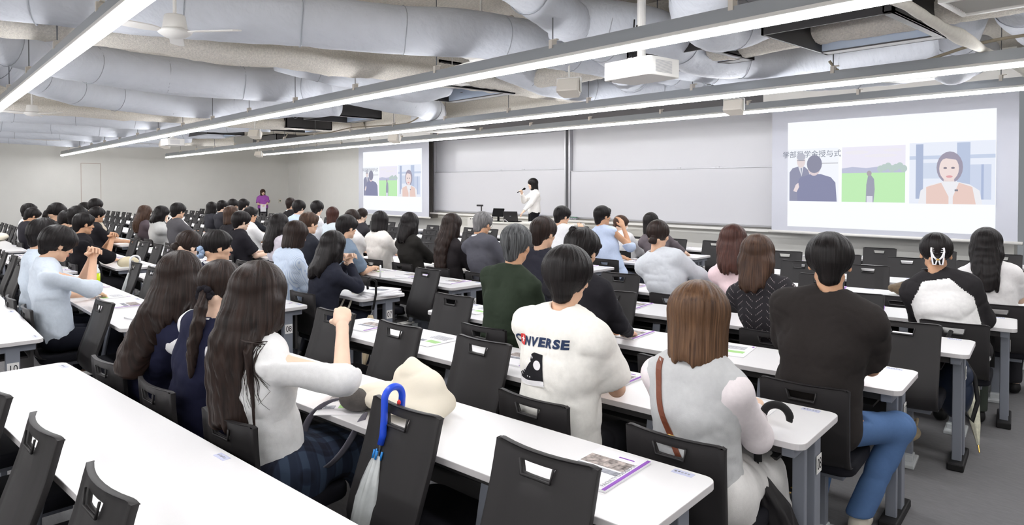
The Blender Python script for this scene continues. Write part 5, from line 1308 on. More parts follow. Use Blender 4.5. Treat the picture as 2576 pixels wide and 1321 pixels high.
sit('AQ', 'R', 5, 3, -.19, .02, 1.27, 'woman with a low brown bun in a pale grey sweatshirt reaching right', va=22, pitch=.08, sex='f', q=0, hair='bun', hc='dark', skin='mid', top=('sweat', (206, 210, 216)), pants=(60, 62, 70), arms={1: ((.26, .36, .79), (.5, -.5, -1)), -1: ((-.12, .38, .772), (-.5, -.3, -1))})
sit('AR', 'R', 5, 2, -.20, .03, 1.25, 'woman with long brown hair in a pale pink top', va=18, pitch=.12, sex='f', q=1, hair='long', hc='red', hlen=.20, skin='fair', top=('blouse', (242, 216, 220)), pants=(60, 60, 66))
sit('AU', 'R', 5, 0, -.13, .08, 1.23, 'person with white hair claw and white raglan shirt with black sleeves', va=-4, pitch=.1, sex='f', q=0, hair='bun', hc='black', skin='warm', top=('overs', (242, 241, 240)), pants=(60, 66, 60), sleeve='long', extra={'raglan': cloth('raglan_black', (44, 42, 44))}, scale=1.06)
sit('AV', 'R', 4, 0, -.08, .09, 1.23, 'girl with long straight black hair in a white T-shirt at the right edge', va=4, pitch=.1, sex='f', q=1, hair='long', hc='black', hlen=.30, skin='fair', top=('tee', (240, 238, 238)), pants=(40, 40, 44))
# second block from the right
sit('J2', 'L', 9, 1, -.01, .08, 1.25, 'boy in light blue school shirt with hands clasped in front of his face', va=75, pitch=.38, q=0, hair='bowl_big', hc='black', skin='mid', top=('shirt', (216, 226, 238)), pants=(30, 32, 42), sleeve='elbow', arms=hands_up(1.12, .30), hop=CL)
sit('J1', 'L', 9, 2, .0, .09, 1.285, 'boy in light blue school shirt, farther of the two in such shirts', va=60, pitch=.2, q=0, hair='bowl_big', hc='black', skin='mid', top=('shirt', (214, 225, 238)), pants=(30, 32, 42), sleeve='elbow')
sit('U', 'L', 8, 0, .01, .13, 1.22, 'girl seen in profile with a pale blue scrunchie in her dark hair', va=78, pitch=.05, sex='f', q=0, hair='bun', hc='black', skin='mid', top=('vest', (34, 36, 58)), pants=(30, 32, 50), extra={'under': cloth('under_w', WHT)})
sit('U2', 'L', 8, 1, .01, .13, 1.18, 'girl with a dark bun half hidden beside the girl with the scrunchie', va=60, pitch=.45, sex='f', q=1, hair='bun', hc='dark', skin='fair', top=('vest', (34, 36, 58)), pants=(30, 32, 50), extra={'under': cloth('under_w', WHT)})
sit('AD', 'L', 7, 0, .05, .16, 1.17, 'girl with glasses, long black hair and navy cardigan holding her hands together', va=42, pitch=.15, sex='f', q=0, hair='long', hc='black', hlen=.22, skin='fair', top=('knit', (40, 42, 54)), pants=(30, 32, 44), arms=hands_up(1.0, .34), hop=CL)
sit('AC', 'L', 7, 1, .04, .15, 1.235, 'woman with short dark bob in a pale blue striped blouse', va=48, pitch=.22, sex='f', q=0, hair='bob', hc='dark', skin='mid', top=('blouse', CLO['pale_stripe']), pants=(60, 60, 70), sleeve='elbow')
sit('AE', 'L', 6, 2, .10, .07, 1.25, 'boy in blue-grey T-shirt leaning forward, seen in profile', va=58, pitch=.12, q=1, hair='bowl', hc='black', skin='mid', top=('overs', (124, 140, 158)), pants=(44, 44, 50))
sit('AB', 'L', 6, 3, -.03, .05, 1.265, 'man with glasses and brown-black hair in a dark polo shirt', va=60, pitch=.1, q=1, hair='short', hc='brown', skin='mid', top=('shirt', (44, 46, 54)), pants=(44, 44, 50), sleeve='short')
sit('AA', 'L', 6, 4, -.05, .02, 1.23, 'girl with long black hair in a pale lilac shirt', va=40, pitch=.1, sex='f', q=1, hair='long', hc='black', hlen=.28, skin='fair', top=('shirt', (214, 208, 218)), pants=(44, 44, 50))
sit('AJ', 'L', 5, 0, -.12, .05, 1.29, 'grey-haired man in a charcoal suit with glasses, fist raised', va=42, pitch=.28, q=1, hair='short', hc='grey', skin='warm', top=('suit', (84, 84, 92)), pants=(60, 60, 68), arms={1: ((.08, .32, 1.0), (.5, .4, -1)), -1: ((-.06, .40, .80), (-.5, -.3, -1))}, hop={1: 'fist'})
sit('AI', 'L', 5, 1, .0, .08, 1.255, 'girl with very long straight dark hair beside the man in charcoal suit', va=45, pitch=.1, sex='f', q=1, hair='long', hc='dark', hlen=.52, skin='fair', top=('knit', (44, 40, 42)), pants=(36, 36, 42))
sit('AH', 'L', 5, 2, -.06, .03, 1.25, 'girl in a wide-collared black top with long black hair', va=32, pitch=.08, sex='f', q=1, hair='longpony', hc='black', hlen=.16, skin='fair', top=('knit', (40, 38, 36)), pants=(36, 36, 42))
sit('AG', 'L', 5, 3, -.02, .03, 1.25, 'girl with dark bob in a cream white T-shirt leaning on the desk', va=22, pitch=.2, sex='f', q=1, hair='bob', hc='black', skin='fair', top=('overs', (238, 234, 228)), pants=(60, 60, 66), arms='clasp')
sit('AF', 'L', 5, 4, .0, .03, 1.26, 'girl with dark hair in white and a black strap behind the blue-grey T-shirt', va=35, pitch=.12, sex='f', q=1, hair='lowpony', hc='dark', skin='fair', hlen=.3, top=('tee', (236, 236, 236)), pants=(60, 60, 66))
sit('AN', 'L', 3, 0, -.16, .02, 1.32, 'man in a light blue shirt resting his cheek on his hand', va=58, pitch=-.02, q=1, hair='short', hc='black', skin='warm', top=('shirt', (204, 218, 244)), pants=(60, 64, 74), sleeve='elbow', arms={1: ((.04, .19, 1.17), (.6, .4, -1)), -1: ((-.12, .40, .772), (-.5, -.3, -1))})
sit('AM', 'L', 3, 1, -.16, .02, 1.30, 'young man in a white long-sleeved shirt with hand at his chin', va=55, pitch=.15, q=1, hair='bowl', hc='black', skin='mid', top=('tee', (242, 242, 244)), sleeve='long', pants=(60, 60, 66), arms=chin(1.09))
sit('AO', 'L', 2, 1, -.08, .05, 1.15, 'girl with a white face mask, brown ponytail and white hooded sweatshirt', va=58, pitch=.1, sex='f', q=1, hair='lowpony', hc='brown', hlen=.26, skin='fair', top=('hoodie', (240, 240, 242)), pants=(60, 60, 66))
sit('AP', 'L', 2, 0, -.22, .0, 1.20, 'woman with dark curled bob in a taupe grey top at the front', va=18, pitch=.05, sex='f', q=1, hair='bobs', hc='black', skin='fair', top=('blouse', (112, 104, 108)), pants=(60, 60, 66))
# third block
sit('T', 'K', 6, 0, -.01, .06, 1.22, 'boy with full dark hair in a black T-shirt, in profile, near the glasses man', va=66, pitch=.12, q=1, hair='bowl_big', hc='black', skin='fair', top=('overs', (38, 36, 42)), pants=(44, 44, 50))
sit('R', 'K', 6, 1, .03, .14, 1.285, 'person with brown bobbed hair behind the boy in black', va=25, pitch=.1, sex='f', q=1, hair='bob', hc='brown', skin='fair', top=('knit', (44, 42, 46)), pants=(44, 44, 50))
sit('M', 'K', 6, 4, -.03, .01, 1.30, 'boy in a charcoal grey top bending over his desk, in profile', va=55, pitch=.12, q=2, hair='bowl', hc='black', skin='mid', top=('overs', (92, 90, 94)), pants=(44, 44, 50), sleeve='elbow')
sit('S', 'K', 5, 3, -.05, .01, 1.23, 'man with glasses in a white T-shirt, in profile, in the crowd at left', va=62, pitch=.1, q=2, hair='short', hc='black', skin='warm', top=('tee', (242, 242, 242)), pants=(44, 44, 50))
sit('X', 'K', 4, 4, .02, .12, 1.31, 'boy with rounded black hair in a light blue shirt beneath the wall corner', va=48, pitch=.15, q=2, hair='bowl_big', hc='black', skin='fair', top=('shirt', (198, 216, 244)), pants=(44, 44, 50))
sit('Y', 'K', 4, 3, .04, .14, 1.31, 'boy with rounded black hair in a white shirt against the front wall', va=30, pitch=.12, q=2, hair='bowl_big', hc='black', skin='fair', top=('shirt', (242, 242, 246)), pants=(44, 44, 50))
sit('Z', 'K', 4, 2, .01, .11, 1.22, 'girl with reddish brown bob in a pale blue-grey blouse', va=5, pitch=.05, sex='f', q=2, hair='bobs', hc='red', skin='fair', top=('blouse', (208, 218, 224)), pants=(44, 44, 50))
sit('AF2', 'K', 3, 3, .06, .03, 1.17, 'dark-haired girl mostly hidden left of the small projection screen', va=25, pitch=.1, sex='f', q=2, hair='bun', hc='dark', skin='fair', top=('knit', (60, 58, 62)), pants=(44, 44, 50))
sit('F', 'K', 8, 0, -.02, .0, 1.25, 'man in a black shirt with hands clasped before his chin, at left', va=72, pitch=.12, q=1, hair='short', hc='black', skin='warm', top=('overs', (30, 28, 32)), pants=(34, 34, 38), sleeve='elbow', arms=hands_up(1.05, .28), hop=CL)
sit('E', 'K', 8, 1, -.01, .05, 1.32, 'dark head showing just behind the man in the black shirt', va=60, pitch=.1, q=2, hair='short', hc='black', skin='mid', top=('tee', (40, 40, 44)), pants=(34, 34, 38))
sit('D', 'K', 8, 2, -.01, .05, 1.24, 'person in a dark jacket with head bowed, left of the man in black', va=62, pitch=.6, q=2, hair='bowl_big', hc='black', skin='mid', top=('hoodie', (50, 48, 50)), pants=(34, 34, 38))
sit('C', 'K', 8, 3, -.01, .03, 1.34, 'girl with a ponytail and dark face mask by the left wall', va=68, pitch=.1, sex='f', q=2, hair='pony', hc='black', hlen=.2, skin='mid', top=('knit', (50, 44, 50)), pants=(34, 34, 38))
# fourth block
sit('A', 'J', 8, 1, -.01, .05, 1.215, 'boy in black T-shirt with small white back print, bent forward at far left', va=72, pitch=.4, q=2, hair='short', hc='black', skin='warm', top=('overs', (46, 44, 50)), pants=(34, 34, 38), arms=chin(1.0, .2))
sit('B', 'J', 8, 2, .0, .09, 1.275, 'boy with spiky black hair just behind the bent boy at far left', va=70, pitch=.1, q=2, hair='messy', hc='black', skin='warm', top=('tee', (226, 226, 228)), pants=(34, 34, 38))
sit('G', 'J', 7, 2, .0, .06, 1.28, 'dark round head behind the profile boy in black at left', va=50, pitch=.1, q=2, hair='bowl', hc='black', skin='mid', top=('tee', (40, 40, 44)), pants=(34, 34, 38))
sit('H', 'J', 7, 1, .0, .10, 1.355, 'topmost dark head of the cluster beside the wall panel at left', va=50, pitch=.1, q=2, hair='bowl', hc='black', skin='mid', top=('tee', (226, 214, 196)), pants=(34, 34, 38))
sit('I', 'J', 7, 0, -.02, .0, 1.225, 'boy in a black T-shirt in full profile facing right, at left', va=74, pitch=.12, q=2, hair='bowl', hc='black', skin='warm', top=('tee', (36, 34, 38)), pants=(34, 34, 38))
sit('K1', 'J', 6, 1, -.02, .0, 1.225, 'girl with long brown hair in a dark top at the left', va=50, pitch=.15, sex='f', q=2, hair='long', hc='brown', hlen=.3, skin='fair', top=('knit', (90, 80, 86)), pants=(34, 34, 38))
sit('K2', 'J', 6, 0, .22, .03, 1.23, 'girl in a light grey T-shirt with hand to her face, at the left', va=72, pitch=.2, sex='f', q=2, hair='long', hc='black', hlen=.12, skin='fair', top=('overs', (206, 206, 204)), pants=(34, 34, 38), arms=chin(1.1))
sit('L', 'J', 5, 3, -.02, .04, 1.22, 'person in white leaning forward behind the boy in charcoal grey', va=35, pitch=.2, q=2, hair='bowl', hc='black', skin='mid', top=('overs', (244, 244, 244)), pants=(34, 34, 38))
sit('N', 'J', 4, 4, -.03, .0, 1.23, 'girl with dark bob in a dark suit, leftmost of four dark suits', va=48, pitch=.1, sex='f', q=2, hair='bob', hc='black', skin='fair', top=('suit', (52, 52, 58)), pants=(34, 34, 38))
sit('O', 'J', 4, 3, -.03, -.01, 1.27, 'boy with black hair in a dark suit, second of four in dark suits', va=60, pitch=.15, q=2, hair='bowl', hc='black', skin='fair', top=('suit', (50, 50, 56)), pants=(34, 34, 38))
sit('P', 'J', 4, 2, -.05, -.02, 1.31, 'man in a navy suit seated tallest of the row of dark suits', va=50, pitch=.1, q=2, hair='short', hc='black', skin='mid', top=('suit', (48, 54, 72)), pants=(34, 34, 38))
sit('Q', 'J', 4, 1, -.06, -.05, 1.32, 'boy in a dark jacket and white collar, rightmost of the dark suits', va=50, pitch=.1, q=2, hair='short', hc='black', skin='fair', top=('suit', (44, 46, 52)), pants=(34, 34, 38))
sit('W', 'J', 3, 1, -.08, -.05, 1.335, 'man in a black suit seated below the corner of the front wall', va=42, pitch=.08, q=2, hair='short', hc='dark', skin='mid', top=('suit', (40, 38, 40)), pants=(34, 34, 38))
# spectacles, masks, prints
for k in ('AD', 'AJ', 'AB', 'S'): glasses(INFO[k][0], INFO[k][1], M['alu'] if k == 'S' else None)
facemask(*INFO['AO'], cloth('mask_white', (240, 238, 236)), M['ink']); facemask(*INFO['C'], cloth('mask_navy', (52, 54, 72)), M['stickerwhite'])
def on_surface(info, origin_uv, size, shapes, body, name, mats, off=.003, tilt=0.0):
    """lay flat shapes on the back of a garment: shapes = [(points2d, faces, material index)] around a point (u right, v up from the neck)"""
    ob = info['top']; me = ob.data
    vs = np.empty(len(me.vertices) * 3, np.float32); me.vertices.foreach_get('co', vs); vs = vs.reshape(-1, 3)
    bvh = BVHTree.FromPolygons([tuple(v) for v in vs], [tuple(p.vertices) for p in me.polygons])
    N_, ax, bk, sd = (Vector([float(x) for x in info[k]]) for k in ('N', 'ax', 'bk', 'side'))
    b = MB(); ct, st_ = math.cos(tilt), math.sin(tilt)
    for pts, fs, mi in shapes:
        out = []
        for p in pts:
            u, v = p[0] * size, p[1] * size; u, v = u * ct - v * st_, u * st_ + v * ct
            q = N_ + sd * (origin_uv[0] + u) + ax * (origin_uv[1] + v) + bk * .5
            hit = bvh.ray_cast(q, -bk)
            out.append(tuple((hit[0] + bk * (off + .0006 * mi)) if hit[0] is not None else (q - bk * .42)))
        b.add(out, fs, mi)
    o = b.build(name, mats, ob); return o
def dense(poly, fs=None, n=6, mi=0):
    """fan-free grid cover of a convex-ish outline by subdividing a triangulation"""
    bm = bmesh.new(); vv = [bm.verts.new((p[0], p[1], 0)) for p in poly]; bm.faces.new(vv); bmesh.ops.triangulate(bm, faces=bm.faces[:])
    for _ in range(n): 
        ed = [e for e in bm.edges if e.calc_length() > .10]
        if not ed: break
        bmesh.ops.subdivide_edges(bm, edges=ed, cuts=1, use_grid_fill=False); bmesh.ops.triangulate(bm, faces=bm.faces[:])
    bm.verts.index_update(); r = ([tuple(v.co) for v in bm.verts], [tuple(v.index for v in f.verts) for f in bm.faces], mi); bm.free(); return r
def dense_geo(vs, fs, mi, mx=.10):
    bm = bmesh.new(); vv = [bm.verts.new((v[0], v[1], 0)) for v in vs]
    for f in fs:
        try: bm.faces.new([vv[i] for i in f])
        except ValueError: pass
    bmesh.ops.triangulate(bm, faces=bm.faces[:])
    for _ in range(5):
        ed = [e for e in bm.edges if e.calc_length() > mx]
        if not ed: break
        bmesh.ops.subdivide_edges(bm, edges=ed, cuts=1); bmesh.ops.triangulate(bm, faces=bm.faces[:])
    bm.verts.index_update(); r = ([tuple(v.co) for v in bm.verts], [tuple(v.index for v in f.verts) for f in bm.faces], mi); bm.free(); return r
# shirt lettering, a star in a red letter, and the sneaker below
i_ = INFO['AX'][1]; sh = []
for j, ch in enumerate('CONVERSE'):
    x0 = (j - 3.5) * .80
    if ch == 'O' and j == 1:
        oc = (x0, 0.0)
        sh.append(dense([(oc[0] + .42 * math.copysign(abs(math.cos(a)) ** .45, math.cos(a)), oc[1] + .47 * math.copysign(abs(math.sin(a)) ** .45, math.sin(a))) for a in [R(i * 15 + 4) for i in range(24)]], mi=1))
        star = [(oc[0] + (.34 if i % 2 == 0 else .14) * math.cos(R(90 + 36 * i)), oc[1] + (.36 if i % 2 == 0 else .15) * math.sin(R(90 + 36 * i))) for i in range(10)]
        sh.append(dense(star, mi=2)); continue
    vs, fs = text_geo(ch, 1.0, bold=.05); xs_ = [v[0] for v in vs]; ys_ = [v[1] for v in vs]; cx_, cy_ = (max(xs_) + min(xs_)) / 2, (max(ys_) + min(ys_)) / 2; sx_ = .72 / (max(xs_) - min(xs_)); sy_ = .80 / (max(ys_) - min(ys_))
    sh.append(dense_geo([(x0 + (x - cx_) * sx_ + (y - cy_) * .14, (y - cy_) * sy_, 0) for x, y, z in vs], fs, 0, .12))
on_surface(i_, (-.040, -.115), .050, sh, None, 'back_lettering', [M['navyprint'], M['red'], M['paper']], tilt=R(6))
D = lambda pts, mi: dense(pts, mi=mi)
shoe = [D([(-1.25, -.62), (-1.2, -.3), (-.8, -.12), (-.35, .12), (-.05, .5), (.05, .95), (.22, 1.05), (.75, .95), (.82, .3), (.86, -.45), (-.2, -.55)], 0),
        D([(-1.3, -.66), (-1.22, -.38), (-1.02, -.42), (-.3, -.52), (.86, -.42), (.88, -.72), (-.2, -.8), (-1.0, -.78)], 1), D([(-1.28, -.66), (-.2, -.70), (.88, -.60), (.88, -.64), (-.2, -.745), (-1.26, -.70)], 0),
        D([(-1.26, -.50), (-1.2, -.28), (-1.0, -.2), (-.9, -.36), (-1.0, -.45)], 1),
        D([(.42 + .24 * math.cos(R(a)), .38 + .26 * math.sin(R(a))) for a in range(0, 360, 20)], 1), D([(.42 + .19 * math.cos(R(a)), .38 + .21 * math.sin(R(a))) for a in range(0, 360, 20)], 0),
        D([(.42 + (.15 if i % 2 == 0 else .06) * math.cos(R(90 + 36 * i)), .38 + (.17 if i % 2 == 0 else .07) * math.sin(R(90 + 36 * i))) for i in range(10)], 1)]
for j in range(7):
    x0, y0 = -.85 + .135 * j, -.16 + .13 * j * (1 + .05 * j); shoe.append(D([(x0 - .02, y0 + .07), (x0 + .02, y0 + .09), (x0 + .19, y0 - .07), (x0 + .15, y0 - .10)], 1))
for x0, y0 in ((-.3, -.30), (-.12, -.32), (.1, .75), (-.02, .55)): shoe.append(D([(x0 + .035 * math.cos(R(a)), y0 + .04 * math.sin(R(a))) for a in range(0, 360, 45)], 1))
on_surface(i_, (-.060, -.245), .080, shoe, None, 'sneaker_print', [M['ink'], M['paper']], tilt=R(5), off=.0028)
i_ = INFO['A'][1]
on_surface(i_, (.0, -.30), .05, [D([((.9 if i % 2 == 0 else .38) * math.cos(R(90 + 36 * i)), (.9 if i % 2 == 0 else .38) * math.sin(R(90 + 36 * i))) for i in range(10)], 0)], None, 'star_print', [M['paper']])
# hair things
def hairthing(key, name, m, pts, r, n=6):
    b = MB(); b.tube(pts, r, n); headpart(name, INFO[key][1], b, m, INFO[key][0])
def scrunchie(key, c, rad, r, m, tilt=0):
    pts = []; k = 40
    for i in range(k + 1):
        a = 2 * math.pi * i / k; w_ = 1 + .16 * math.sin(9 * a)
        pts.append((c[0] + rad * w_ * math.cos(a), c[1] + .008 * math.sin(7 * a) + tilt * math.sin(a) * rad, c[2] + rad * w_ * math.sin(a)))
    b = MB(); b.tube(pts, [r * (1 + .3 * math.sin(11 * 2 * math.pi * i / k)) for i in range(k + 1)], 8); headpart('scrunchie', INFO[key][1], b, m, INFO[key][0])
scrunchie('BA', (0, -.118, -.03), .026, .014, cloth('scrunchie_black', (30, 28, 34))); scrunchie('U', (0, -.125, -.045), .034, .018, cloth('scrunchie_blue', (150, 170, 198)))
b = MB()
for s_ in (-1, 1):
    b.tube([(s_ * .034, -.128, .030), (s_ * .036, -.140, .005), (s_ * .022, -.150, -.030), (s_ * .008, -.154, -.045)], .0055, 8)
    b.tube([(s_ * .036, -.138, .010), (s_ * .030, -.145, -.050), (s_ * .026, -.142, -.078), (s_ * .012, -.148, -.078), (s_ * .006, -.152, -.050)], .0048, 8)
    for j in range(3): b.tube([(s_ * .034, -.13, .028 - j * .012), (s_ * .018, -.122, .026 - j * .012)], .0018, 5)
b.tube([(-.010, -.153, -.045), (.010, -.153, -.045)], .006, 8, mi=1)
headpart('hair_claw', INFO['AU'][1], b, [M['paper'], M['gold']], INFO['AU'][0])
b = MB(); b.tube([(-.02, -.11, .03), (-.045, -.09, .05)], .006, 6); headpart('hair_clip', INFO['AF'][1], b, M['paper'], INFO['AF'][0])
# long loose strands falling over the white shirt
ob, i_ = INFO['AZ']; me = i_['top'].data
vs = np.empty(len(me.vertices) * 3, np.float32); me.vertices.foreach_get('co', vs); vs = vs.reshape(-1, 3)
bvh = BVHTree.FromPolygons([tuple(v) for v in vs], [tuple(p.vertices) for p in me.polygons])
N_, ax_v, bk_v, sd_v = (Vector([float(x) for x in i_[k]]) for k in ('N', 'ax', 'bk', 'side'))
b = MB(); rn = random.Random(5)
for j in range(46):
    u0 = rn.uniform(.02, .13); u1 = u0 + rn.uniform(-.02, .05); L = rn.uniform(.14, .30); pts = []
    for k in range(9):
        t = k / 8; q = N_ + sd_v * (u0 * (1 - t) + u1 * t + .006 * math.sin(5 * t + j)) - ax_v * (-.02 + L * t) + bk_v * .4
        hh = bvh.ray_cast(q, -bk_v)
        pts.append((hh[0] + bk_v * .004) if hh[0] is not None else q - bk_v * .3)
    b.tube(pts, [.0022 * (1 - .75 * k / 8) for k in range(9)], 4)
b.build('loose_strand', mat('strand_brown', (44, 32, 28), .4), bpy.data.objects[[c.name for c in ob.children if c.name.startswith('hair')][0]], smooth=True)
# shoulder strap on the woman in the grey vest, laid over her back
ob, i_ = INFO['AY']; me = i_['top'].data
vs = np.empty(len(me.vertices) * 3, np.float32); me.vertices.foreach_get('co', vs); vs = vs.reshape(-1, 3)
bvh = BVHTree.FromPolygons([tuple(v) for v in vs], [tuple(p.vertices) for p in me.polygons])
N_, ax_v, bk_v, sd_v = (Vector([float(x) for x in i_[k]]) for k in ('N', 'ax', 'bk', 'side'))
cl, cr_ = [], []
for k in range(19):
    t = k / 18; u = -.115 + .005 * math.sin(t * 3) + .13 * t ** 2.2; v = .0 - .36 * t
    for du, acc in ((-.013, cl), (.013, cr_)):
        q = N_ + sd_v * (u + du) + ax_v * v + bk_v * .4; hh = bvh.ray_cast(q, -bk_v); acc.append(tuple(hh[0] + bk_v * .006) if hh[0] is not None else tuple(q - bk_v * .31))
b = MB(); b.add(cl + cr_, [(i, i + 1, 19 + i + 1, 19 + i) for i in range(18)]); o = b.build('shoulder_strap', M['tan'], None); o.modifiers.new('t', 'SOLIDIFY').thickness = .004
o.location = ob.location; o.rotation_euler = ob.rotation_euler; o.name = 'bag_strap'
c_ = [(Vector(cl[14]) + Vector(cr_[14])) / 2 + bk_v * .006]
b = MB(); rr = .017; b.tube([tuple(c_[0] + sd_v * (rr * math.copysign(1, math.cos(a)) * abs(math.cos(a)) ** .5) + ax_v * (rr * math.copysign(1, math.sin(a)) * abs(math.sin(a)) ** .5)) for a in [R(i * 22.5) for i in range(17)]], .003, 6); b.tube([tuple(c_[0] - sd_v * rr), tuple(c_[0] + sd_v * rr * .6)], .002, 5)
b.build('buckle', M['gold'], o, smooth=True)
tag(o, 'brown leather shoulder strap with brass buckle across the grey knitted vest', 'strap')

# ------------------------------------------------------------------ standing people
o, i_ = person('presenter in a white blouse and black skirt speaking into a microphone', (-11.2, 10.80), R(152), (.0, .02, 1.555), va=-100, pitch=.05, sex='f', q=1, hair='bobs', hc='black', skin='fair', top=('blouse', (244, 241, 238)), pants=(28, 27, 32), seated=False, scale=.98,
    arms={1: ((.06, .26, 1.34), (.6, .0, -1)), -1: ((-.22, .40, .80), (-.6, -.6, -.4))}, hop={1: 'hold'})
o.location.z = .2; INFO['presenter'] = (o, i_)
el, wr = i_['arm'][1]; d = unit(wr - el); b = MB(); p = wr + d * .07 + np.array([0, -.0, .012])
hd = unit(i_['H'] + i_['RH'] @ np.array([0, .10, -.06], np.float32) - p)
b.tube([tuple(p - hd * .10), tuple(p + hd * .06)], [.010, .013], 10); b.tube([tuple(p + hd * .055), tuple(p + hd * .07), tuple(p + hd * .10), tuple(p + hd * .115)], [.014, .024, .024, .012], 12)
mc = b.build('microphone', M['matblack'], smooth=True); mc.location = o.location; mc.rotation_euler = o.rotation_euler; tag(mc, 'black handheld microphone at the mouth of the standing presenter', 'microphone')
o, i_ = person('woman in a purple T-shirt standing in the far corner holding paper', (-26.5, 10.72), R(250), (.0, .02, 1.47), va=165, pitch=.05, sex='f', q=1, hair='bobs', hc='brown', skin='fair', top=('overs', (164, 92, 178)), pants=(40, 38, 44), seated=False, scale=.95,
    arms={1: ((.06, .24, 1.0), (.6, -.6, -.6)), -1: ((-.06, .26, .98), (-.6, -.6, -.6))}, hop={1: 'hold', -1: 'hold'})
b = MB(); b.box((0, .34, .86), (.21, .004, .28)); pp = b.build('paper_sheet', M['paper']); pp.location = o.location; pp.rotation_euler = o.rotation_euler; tag(pp, 'white sheets of paper held by the woman in the purple T-shirt', 'paper')
# ------------------------------------------------------------------ things on and around the desks
def desk_pt(bk, r, s, dy, z=TOP, dx=0.0):
    """a point on a desk: seat s, dy from the near edge towards the front"""
    p, th = seat_pos(bk, r, s, -dy); return (p.x + dx * math.cos(th), p.y + dx * math.sin(th), z), th
# guidebooks: one per place
def make_book():
    t = thing('guidebook', 'x', 'booklet')
    b = MB(); b.box((0, 0, .004), (.21, .297, .008)); b.box((.098, 0, .0085), (.013, .297, .0012), 1); b.box((-.01, .045, .0085), (.17, .075, .001), 2); b.box((-.01, -.02, .0085), (.17, .03, .001), 3); b.box((.03, .112, .0085), (.06, .006, .001), 1)
    vs, fs = text_geo('FACULTY GUIDEBOOK', .021); b.add([(.080 - y, -.02 + x, .0092) for x, y, z in vs], fs, 3)
    b.build('cover', [M['paper'], M['purple'], M['photoprint'], M['greyprint']], t)
    b = MB(); b.box((.0, -.0, .0012), (.206, .292, .0024))
    b.build('inner_pages', M['paper'], t); return t
def make_sheets():
    t = thing('printed_sheet', 'x', 'paper')
    b = MB(); b.box((0, 0, .0015), (.21, .297, .003))
    for i in range(7): b.box((-.01, .10 - i * .012, .0032), (.15, .005, .0006), 1)
    b.box((.03, -.04, .0032), (.10, .05, .0006), 2); b.box((-.06, -.05, .0032), (.05, .04, .0006), 1); b.box((.09, .13, .0033), (.012, .03, .0006), 3)
    b.build('sheet', [M['paper'], M['greyprint'], M['greenprint'], M['purple']], t); return t
bookP, sheetP = make_book(), make_sheets(); nb = ns = 0
rb = random.Random(11)
for bk in 'RLK':
    for r in BANKS[bk][2]:
        if r >= 10 or (bk == 'K' and r < 4): continue
        for s in range(5):
            if (bk, r) == ('R', 9) and s in (1, 2, 3): continue
            (x, y, z), th = desk_pt(bk, r, s, .29, TOP + .001, rb.uniform(-.05, .05))
            if not in_frame(x, y, .72, 40): continue
            if (bk, r, s) == ('L', 9, 0): th += .15
            kind = (s + r) % 3 != 2
            if kind: o = bookP if nb == 0 else copy_tree(bookP); nb += 1
            else: o = sheetP if ns == 0 else copy_tree(sheetP); ns += 1
            o.location = (x, y, z); o.rotation_euler = (0, 0, th + rb.uniform(-.12, .12))
            tag(o, '%s, %s place, %s row, %s' % ('guidebook with purple spine' if kind else 'printed white handout', ['right end', 'second right', 'middle', 'second left', 'left end'][s], ORD[r], BSHORT[bk].replace('the ', '', 1)), 'booklet' if kind else 'paper', 'guidebooks on the desks' if kind else 'handouts on the desks')
# bottles of green tea
def bottle(loc, label):
    t = thing('tea_bottle', label, 'bottle', loc, 0, 'bottles of green tea')
    b = MB(); b.lathe([(.026, 0), (.031, .004), (.0315, .06), (.030, .066), (.0315, .072), (.0315, .135)], n=20); b.lathe([(.0316, .135), (.0316, .137)], n=20); b.build('tea', M['tea'], t, smooth=True)
    b = MB(); b.lathe([(.0312, .137), (.030, .155), (.022, .178), (.0135, .190), (.0135, .197)], n=20); b.build('bottle_neck', M['pet'], t, smooth=True)
    b = MB(); b.lathe([(.0155, .195), (.0155, .217), (.014, .219)], n=18); b.build('cap', M['capwhite'], t, smooth=False); return t
bottle((-7.54, 1.42, TOP + .001), 'green tea bottle on the desk of the boys in light blue shirts')
bottle((-12.85, 3.82, TOP), 'green tea bottle in front of the boy in charcoal grey, left of two'); bottle((-11.75, 3.76, TOP), 'green tea bottle right of another bottle, beyond the boy in charcoal grey')
bottle((-6.60, 5.12, TOP), 'green tea bottle held near the fist of the grey-haired man'); bottle((-4.15, 4.12, TOP + .001), 'bright green tea bottle just left of the man in the green jacket')
bottle((-15.3, 1.25, TOP), 'dark capped bottle on the desk at the left edge')
